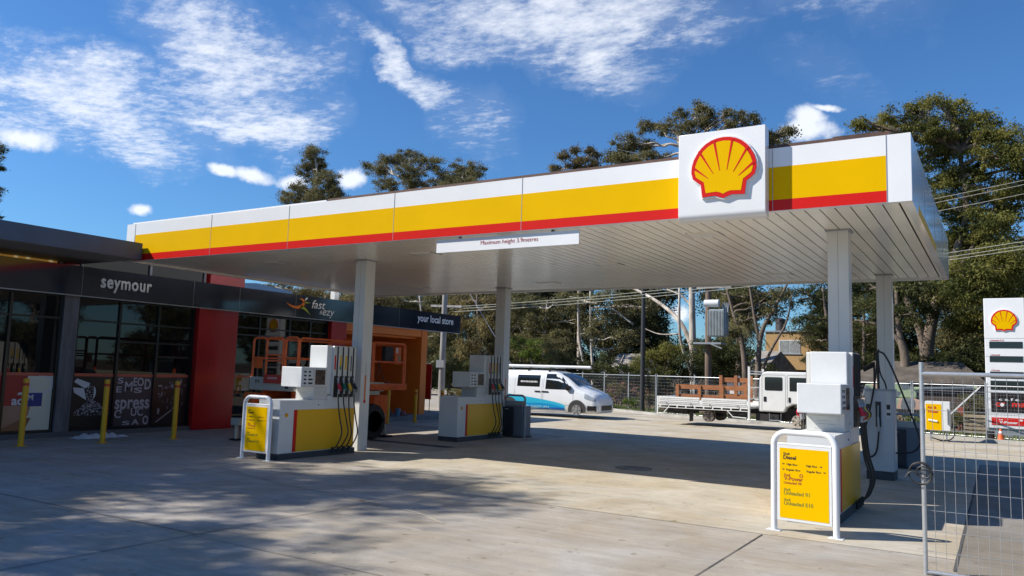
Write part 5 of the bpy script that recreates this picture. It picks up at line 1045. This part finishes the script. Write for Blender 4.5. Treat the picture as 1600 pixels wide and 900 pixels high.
# thick dark screen behind: individual trees
def generic(label, lm, H, W_, grp, seed, bark=BARKD, name='dense_tree'):
    random.seed(seed); root = thing(name, label, 'tree', (0, 0, 0), grp); B = []
    for k in range(16):
        z = H*random.uniform(.08, .9); w = W_*(1-.5*abs(z/H-.5)); a = random.uniform(0, 6.28); q = random.uniform(.1, .75)*w
        B.append(((q*math.cos(a), q*math.sin(a), z), (W_*.45, W_*.45, H*.11)))
    mb = MB(); mb.tube([(0, 0, -.15), (.1, 0, H*.3), (0, .1, H*.85)], [.26, .2, .05], 9)
    for c, r in B: limb(mb, (0, 0, min(c[2], H*.6)*.7), c, .1, .02)
    mb.build('trunk', bark, root, smooth='full'); leaves_mesh('crown', LEAF[lm], B, root, .75, .34, .6, .6); return root
gA = generic('dark evergreen tree in the thick screen behind the fence', 2, 11, 3.6, 'screen of dark trees behind the fence', 1)
gB = generic('olive green tree in the thick screen behind the fence', 0, 12, 3.4, 'screen of olive trees behind the fence', 2)
places = []
for i, x in enumerate(np.arange(-64, 26, 3.4)):
    y = 66+random.uniform(-5, 6)-.10*abs(x+20); 
    u = None; places.append((float(x)+random.uniform(-1, 1), y, random.uniform(.98, 1.28)))
first = {0: True, 1: True}; cnt = [0, 0]; ORD = 'first second third fourth fifth sixth seventh eighth ninth tenth eleventh twelfth thirteenth fourteenth fifteenth'.split()
for i, (x, y, s) in enumerate(places):
    P = Vector((x, y, 2))-Vector((0, 0, CAMH)); u = 800+FPX*P.dot(Rv)/P.dot(Fv)
    if 1035 < u < 1130: s *= .36
    if 1190 < u < 1262: continue
    g = gA if i % 2 else gB; k = i % 2
    o = g if first[k] else copy_tree(g); first[k] = False; cnt[k] += 1
    o['label'] = '%s %s tree counted from the left in the screen behind the fence' % (ORD[cnt[k]-1], ('dark evergreen', 'olive green')[k])
    o.location = (x, y, 0); o.scale = (s, s, s); o.rotation_euler = (0, 0, random.uniform(0, 6.28))
# understory: hedge like bushes
def bush(label, Y, bl, lm, name='bush', dens=1.1, size=.14, clump=.3, droop=.1, dj=.4, grp=None):
    B = []
    for (u, v, ru, rv) in bl:
        c = at(u, v, Y+random.uniform(-1, 1)*dj); D = (c-Vector((0, 0, CAMH))).length; B.append(((c.x, c.y, max(c.z, .25)), (ru/FPX*D*.9, (ru+rv)/2/FPX*D, rv/FPX*D*.9)))
    base = (B[0][0][0], B[0][0][1], 0); root = thing(name, label, 'bush', base, grp)
    mb = MB()
    for c, r in B:
        for k in range(3): limb(mb, (c[0]*.7+base[0]*.3, c[1], -.1), (c[0]+random.uniform(-.5, .5)*r[0], c[1], c[2]), .04, .012, n=3)
    mb.build('stems', BARKD, root); leaves_mesh('foliage', LEAF[lm], B, root, dens, size, droop, clump); return root
random.seed(11)
bush('long dark hedge behind the truck and timber load', 49, [(1065, 575, 30, 26), (1110, 570, 34, 34), (1150, 575, 30, 30), (1195, 590, 26, 24), (1135, 545, 30, 18), (1090, 545, 20, 16), (1220, 600, 26, 18), (1040, 600, 30, 24)], 2, 'hedge', size=.2, clump=.45)
bush('bright green bush behind the van roof', 46, [(830, 545, 22, 14), (810, 535, 14, 10), (845, 560, 20, 12)], 4, size=.18)
bush('rounded olive bush behind the van, right of the bright one', 46, [(868, 545, 20, 18), (880, 565, 24, 16), (860, 570, 20, 14)], 0, size=.18)
bush('green bush left of the pale forked trunk', 47, [(1018, 560, 26, 18), (1045, 548, 22, 16), (1000, 575, 22, 16), (1030, 585, 28, 16)], 1, size=.18)
bush('dark bushes in shade behind the farther fuel pump', 46, [(700, 580, 30, 30), (740, 575, 34, 32), (780, 580, 30, 30), (660, 585, 30, 28)], 2, size=.18)
bush('dark bushes in shade behind the mesh fence at the dark pole', 46, [(820, 585, 34, 30), (865, 585, 30, 28), (900, 580, 30, 28), (940, 582, 32, 30), (985, 585, 34, 28), (1020, 595, 26, 20)], 2, size=.18)
bush('dark bushes under the huge gum tree on the right', 48, [(1500, 575, 36, 24), (1545, 560, 36, 30), (1590, 580, 40, 30), (1450, 575, 30, 18)], 2, size=.2)
for k, (u, v, ru, rv, Y, lm, lb) in enumerate(((945, 622, 15, 10, 38.3, 0, 'grey green tussock right in front of the van nose'), (915, 612, 10, 7, 39.5, 0, 'small tussock just above the van bonnet'), (985, 628, 14, 6, 38, 4, 'low bright shrub at the foot of the dark pole'), (1012, 622, 10, 8, 38, 0, 'low shrub right of the dark pole'), (1035, 628, 14, 7, 37.5, 3, 'low brown green shrub left of the truck tail'), (712, 618, 14, 7, 43, 3, 'low dry shrub beside the farther fuel pump'), (735, 612, 12, 7, 43, 1, 'low green shrub behind the farther fuel pump'), (1350, 640, 18, 10, 34.5, 1, 'low green shrub behind the nearest pump hoses'), (1385, 650, 14, 10, 34, 3, 'low shrub right of the diesel dispenser top'), (1500, 655, 16, 12, 34, 1, 'leafy shrub left of the pylon base'), (1520, 635, 22, 16, 35.5, 0, 'larger shrub behind the air and water unit'), (1425, 655, 14, 8, 33.6, 4, 'low shrub just left of the air and water unit'), (965, 608, 16, 8, 41, 3, 'brown shrub deep behind the fence near the dark pole'))):
    bush(lb, Y, [(u, v, ru, rv), (u+ru*.5, v+rv*.3, ru*.6, rv*.7)], lm, 'shrub', 1.3, .12, .2, -.7, .15)
# palm
t = thing('palm_tree', 'palm tree with drooping fronds behind the forked gum trunks', 'tree', (at(1155, 600, 53).x, 53, 0)); pc = at(1156, 505, 53)
mb = MB(); mb.tube([(pc.x, 53, -.1), (pc.x, 53, pc.z)], [.3, .26], 12); mb.build('trunk', BARKD, t, smooth='full')
mb = MB(); random.seed(4)
for k in range(44):
    a = random.uniform(0, 6.28); e = random.uniform(-.3, 1.1); Ln = random.uniform(1.4, 2.1); pts = []
    for i in range(8): f = i/7; pts.append(pc+Vector((math.cos(a)*Ln*f*math.cos(e*(1-f)), math.sin(a)*Ln*f*math.cos(e*(1-f)), math.sin(e)*Ln*f*.8-1.5*f*f)))
    for i in range(7):
        d = (pts[i+1]-pts[i]).normalized(); s_ = d.cross(Vector((0, 0, 1))).normalized()
        for j in range(3):
            p = pts[i].lerp(pts[i+1], j/3)
            for q in (-1, 1): e2 = p+s_*q*.28+d*.15-Vector((0, 0, .22)); mb.add([p, p+d*.05, e2], [(0, 1, 2)])
mb.build('fronds', LEAF[0], t)
# grass tufts of the verge
vs = []
for k in range(9000):
    i = rng.integers(0, len(KL)-1); f = rng.random(); x = KL[i][0]+(KL[i+1][0]-KL[i][0])*f; y = KL[i][1]+(KL[i+1][1]-KL[i][1])*f+.4+rng.random()**1.3*3.6
    if x < -34: continue
    h = rng.uniform(.04, .16); w = .015+h*.1; a = rng.random()*3.14; dx, dy = math.cos(a)*w, math.sin(a)*w; lx, ly = rng.normal()*h*.3, rng.normal()*h*.3
    vs.append(((x-dx, y-dy, .03), (x+dx, y+dy, .03), (x+lx, y+ly, .06+h)))
mb = MB(); mb.add([p for tr_ in vs for p in tr_], [(3*i, 3*i+1, 3*i+2) for i in range(len(vs))]); tag(mb.build('grass', leafmat('grass_blades', (.09, .13, .03), (.22, .24, .08))), 'short green grass growing behind the back kerb', 'grass', kind='stuff')

# ------------------------------------------------------------------ houses and other things beyond the fence
def brickmat(name, c1, c2, mortar, s=5):
    M = bpy.data.materials.new(name); M.use_nodes = True; t_ = M.node_tree; b = t_.nodes['Principled BSDF']; b.inputs['Roughness'].default_value = .9
    tc_ = t_.nodes.new('ShaderNodeTexCoord'); mp_ = t_.nodes.new('ShaderNodeMapping'); mp_.inputs['Rotation'].default_value = (R_(90), 0, 0)
    br = t_.nodes.new('ShaderNodeTexBrick'); br.inputs['Scale'].default_value = s; br.inputs['Color1'].default_value = (*c1, 1); br.inputs['Color2'].default_value = (*c2, 1); br.inputs['Mortar'].default_value = (*mortar, 1); br.inputs['Mortar Size'].default_value = .012
    t_.links.new(tc_.outputs['Object'], mp_.inputs[0]); t_.links.new(mp_.outputs[0], br.inputs[0]); t_.links.new(br.outputs[0], b.inputs['Base Color']); return M
TAN = brickmat('tan_brick', (.50, .31, .13), (.42, .25, .10), (.40, .30, .18))
t = thing('house', 'flat roofed tan brick house behind the truck cab', 'house', (-12, 64, 0))
mb = MB(); mb.box(-15.2, -6, 62, 70, 2.62, 5.45, 0); mb.box(-15.2, -14.2, 62, 70, -.1, 2.6, 0); mb.box(-14.2, -6, 65, 70, -.1, 2.6, 0); mb.build('wall', TAN, t)
mb = MB(); mb.box(-15.3, -5.9, 61.9, 70.1, 5.451, 5.56); mb.build('roof', GREYM, t)
mb = MB(); mb.box(-14.2, -12.65, 61.96, 61.999, 3.85, 4.85, 0); w = mb.build('window', WHITE2, t)
mb = MB(); mb.box(-14.14, -13.45, 61.94, 61.958, 3.92, 4.8, 0); mb.box(-13.38, -12.72, 61.94, 61.958, 3.92, 4.8, 0); mb.build('pane', mat('curtained_glass', (.30, .31, .30), .2, var=.35, stretch=(6, 1, 1)), w)
mb = MB(); mb.box(-14.3, -12.55, 61.93, 61.99, 3.76, 3.84); mb.build('sill', GREYM, w)
mb = MB(); a = at(1213, 516, 60); mb.tube([(-14.3, 63, 5.56), (-14.3, 63, 6.5)], .38, 18); mb.tube([(-14.3, 63, 6.5), (-14.3, 63, 6.62)], [.38, .1], 18); single(mb, 'water_tank', mat('dark_tank', (.06, .05, .05), .5), 'small dark round water tank on top of the tan house', 'tank', (-14.3, 63, 5.56), smooth=True)
t = thing('garden_shed', 'low shed with mossy grey roof just left of the tan house', 'shed', (-15.5, 57, 0))
a = at(1166, 575, 56); b = at(1202, 548, 56); ROOFT = mat('grey_mossy_tiles', (.28, .25, .22), .9, var=.3, vscale=2)
mb = MB(); mb.add([(a.x-.3, 56, 2.3), (b.x-.6, 56, 2.2), (b.x+.1, 59, 3.9), (a.x+.2, 59, 3.9)], [(0, 1, 2, 3)]); mb.add([(b.x-.6, 56, 2.2), (b.x+.9, 62, 2.2), (b.x+.1, 59, 3.9)], [(0, 1, 2)]); mb.build('roof', ROOFT, t)
mb = MB(); mb.box(a.x-.2, b.x-.6, 56.3, 61, -.1, 2.2); mb.build('wall', mat('pale_weatherboard', (.55, .54, .5), .7), t)
t = thing('cottage', 'small brick cottage with a pointed grey roof behind the dark pole', 'house', (at(990, 580, 56).x, 57, 0)); a = at(1017, 578, 55); b = at(975, 550, 55)
mb = MB(); mb.box(b.x-1.5, a.x-.3, 55.4, 60, -.1, 2.0); mb.build('wall', brickmat('red_brick', (.26, .12, .07), (.20, .09, .055), (.25, .2, .16)), t)
mb = MB(); mb.add([(a.x+.2, 55, 1.95), (b.x+.3, 57.5, 3.5), (b.x-1.5, 57.5, 3.5), (b.x-2, 55, 1.95), (a.x+.2, 60, 1.95), (b.x-2, 60, 1.95)], [(0, 1, 2, 3), (0, 4, 1), (4, 5, 2, 1)]); mb.build('roof', ROOFT, t)
t = thing('long_shed', 'long low shed with a dark brown hipped roof under the right trees', 'shed', (-3, 45, 0)); a = at(1335, 580, 44); b = at(1545, 585, 44)
mb = MB(); mb.box(a.x, b.x-.3, 44.4, 49, -.1, 1.95); mb.build('wall', mat('dark_shed_wall', (.08, .06, .05), .9), t)
mb = MB(); mb.add([(a.x-.3, 44, 1.9), (b.x, 44, 1.9), (b.x-1.2, 46.5, 3.0), (a.x+.6, 46.5, 3.0), (b.x, 49, 1.9), (a.x-.3, 49, 1.9)], [(0, 1, 2, 3), (1, 4, 2), (4, 5, 3, 2), (5, 0, 3)]); mb.build('roof', mat('brown_shed_roof', (.10, .082, .065), .85, var=.35, vscale=1.2), t)
# camouflaged tank
CAMO = bpy.data.materials.new('faded_camouflage'); CAMO.use_nodes = True; t_ = CAMO.node_tree
n_ = t_.nodes.new('ShaderNodeTexNoise'); n_.inputs['Scale'].default_value = .95; n_.inputs['Detail'].default_value = 1; tc_ = t_.nodes.new('ShaderNodeTexCoord'); t_.links.new(tc_.outputs['Object'], n_.inputs['Vector'])
r = t_.nodes.new('ShaderNodeValToRGB'); r.color_ramp.interpolation = 'CONSTANT'; r.color_ramp.elements[0].color = (.10, .12, .14, 1); r.color_ramp.elements[1].position = .44; r.color_ramp.elements[1].color = (.28, .36, .22, 1); e = r.color_ramp.elements.new(.54); e.color = (.46, .30, .22, 1); e = r.color_ramp.elements.new(.62); e.color = (.12, .14, .16, 1)
t_.links.new(n_.outputs[0], r.inputs[0]); t_.links.new(r.outputs[0], t_.nodes['Principled BSDF'].inputs['Base Color']); t_.nodes['Principled BSDF'].inputs['Roughness'].default_value = .8
x0 = at(1338, 620, 38).x; x1 = at(1468, 620, 38).x
t = thing('armoured_vehicle', 'old tank in faded green and pink camouflage behind the back fence', 'tank', ((x0+x1)/2, 39, 0))
mb = MB(); mb.poly([(x0, .7), (x0+.3, 1.15), (x1-.9, 1.2), (x1, .85), (x1-.3, .45), (x0+.3, .45)], (0, 37.6, 0), (1, 0, 0), (0, 0, 1), 2.6); mb.build('hull', CAMO, t, bevel=.04)
xm = (x0+x1)/2-.3; mb = MB(); mb.poly([(xm-1.1, 1.2), (xm-.95, 1.75), (xm+.5, 1.85), (xm+1.1, 1.45), (xm+1.05, 1.2)], (0, 38.0, 0), (1, 0, 0), (0, 0, 1), 1.8); mb.tube([(xm-.3, 38.8, 1.8), (xm-.3, 38.8, 2.0)], .35, 12); mb.build('turret', CAMO, t, bevel=.05)
mb = MB(); mb.tube([(xm+.9, 38.9, 1.6), (xm+3.2, 38.9, 1.72)], [.09, .07], 10); mb.tube([(xm+2.9, 38.9, 1.70), (xm+3.3, 38.9, 1.725)], .11, 10); mb.build('gun_barrel', CAMO, t, smooth=True)
for y in (37.55, 40.25):
    mb = MB(); mb.poly(rrect(x0+.05, x1-.15, .02, .75, .33, 6), (0, y, 0), (1, 0, 0), (0, 0, 1), .35); mb.build('track', CHS, t)
    for k in range(5): mb = MB(); x = x0+.5+k*(x1-x0-1.0)/4; mb.tube([(x, y-.02, .36), (x, y, .36)], .26, 14); mb.build('road_wheel', CAMO, t)
mb = MB(); mb.bar(at(1484, 648, 33.6), at(1532, 604, 33.6), .05, .05); single(mb, 'brace_bar', WHITE2, 'white slanting bar propping the fence left of the pylon', 'bar', tuple(at(1484, 648, 33.6)))
mb = MB(); p = at(1501, 655, 34.5); mb.box(p.x-.1, p.x+.1, 34.4, 34.6, 0, 1.0); single(mb, 'red_post', mat('faded_red_paint', (.28, .06, .04), .8), 'short faded red post in the shrubs left of the pylon', 'post', (p.x, 34.5, 0))
mb = MB(); p = at(1528, 662, 33.4)
for k in range(5): mb.box(p.x-.45, p.x+.35, 33.2, 33.8, .12+k*.14, .20+k*.14); mb.box(p.x-.40, p.x-.3, 33.25, 33.75, .04+k*.14, .12+k*.14); mb.box(p.x+.2, p.x+.3, 33.25, 33.75, .04+k*.14, .12+k*.14)
single(mb, 'timber_pallet', mat('pale_pallet_timber', (.34, .27, .18), .85, var=.2), 'stack of pale pallets behind the fence beside the pylon', 'pallets', (p.x, 33.5, 0))
# trees outside the frame that shade the forecourt and show in the shop glass
def offtree(label, x, y, H, W_, lm, seed, dens=.9):
    g = generic(label, lm, H, W_, None, seed, BARKP, 'gum_tree'); g.location = (x, y, 0); return g
oA = offtree('tall gum tree standing beside the shop, outside the left of the view', -25.8, .7, 15.5, 3.7, 0, 21)
copy_tree(oA, (-23.4, .2, 0), 'second tall gum tree beside the shop, outside the left of the view', 1.2)
copy_tree(oA, (-27.6, 0, 0), 'third tall gum tree beside the shop, farthest left outside the view', 2.6)
o = copy_tree(oA, (-20.4, -2.6, 0), 'smaller gum tree behind the slender one, outside the left of the view', 4.0); o.scale = (.9, .9, .75)
o = copy_tree(oA, (-16.6, -1.4, 0), 'slender gum tree nearest the forecourt, just outside the left of the view', 5.2); o.scale = (.6, .6, .78)
RL = ['nearest to the camera', 'second from the camera', 'third from the camera', 'fourth from the camera', 'fifth from the camera', 'sixth from the camera', 'seventh from the camera', 'eighth from the camera', 'ninth from the camera', 'tenth from the camera']
for k in range(10):
    s_ = random.uniform(.55, .85); o = copy_tree(oA, (19+random.uniform(0, 6), -6+k*6.2, 0), 'gum tree across the road, ' + RL[k] + ' in its row', k*1.1); o.scale = (s_*1.15, s_*1.15, s_)

for o in list(bpy.data.objects):
    if '_o' in o: del o['_o']
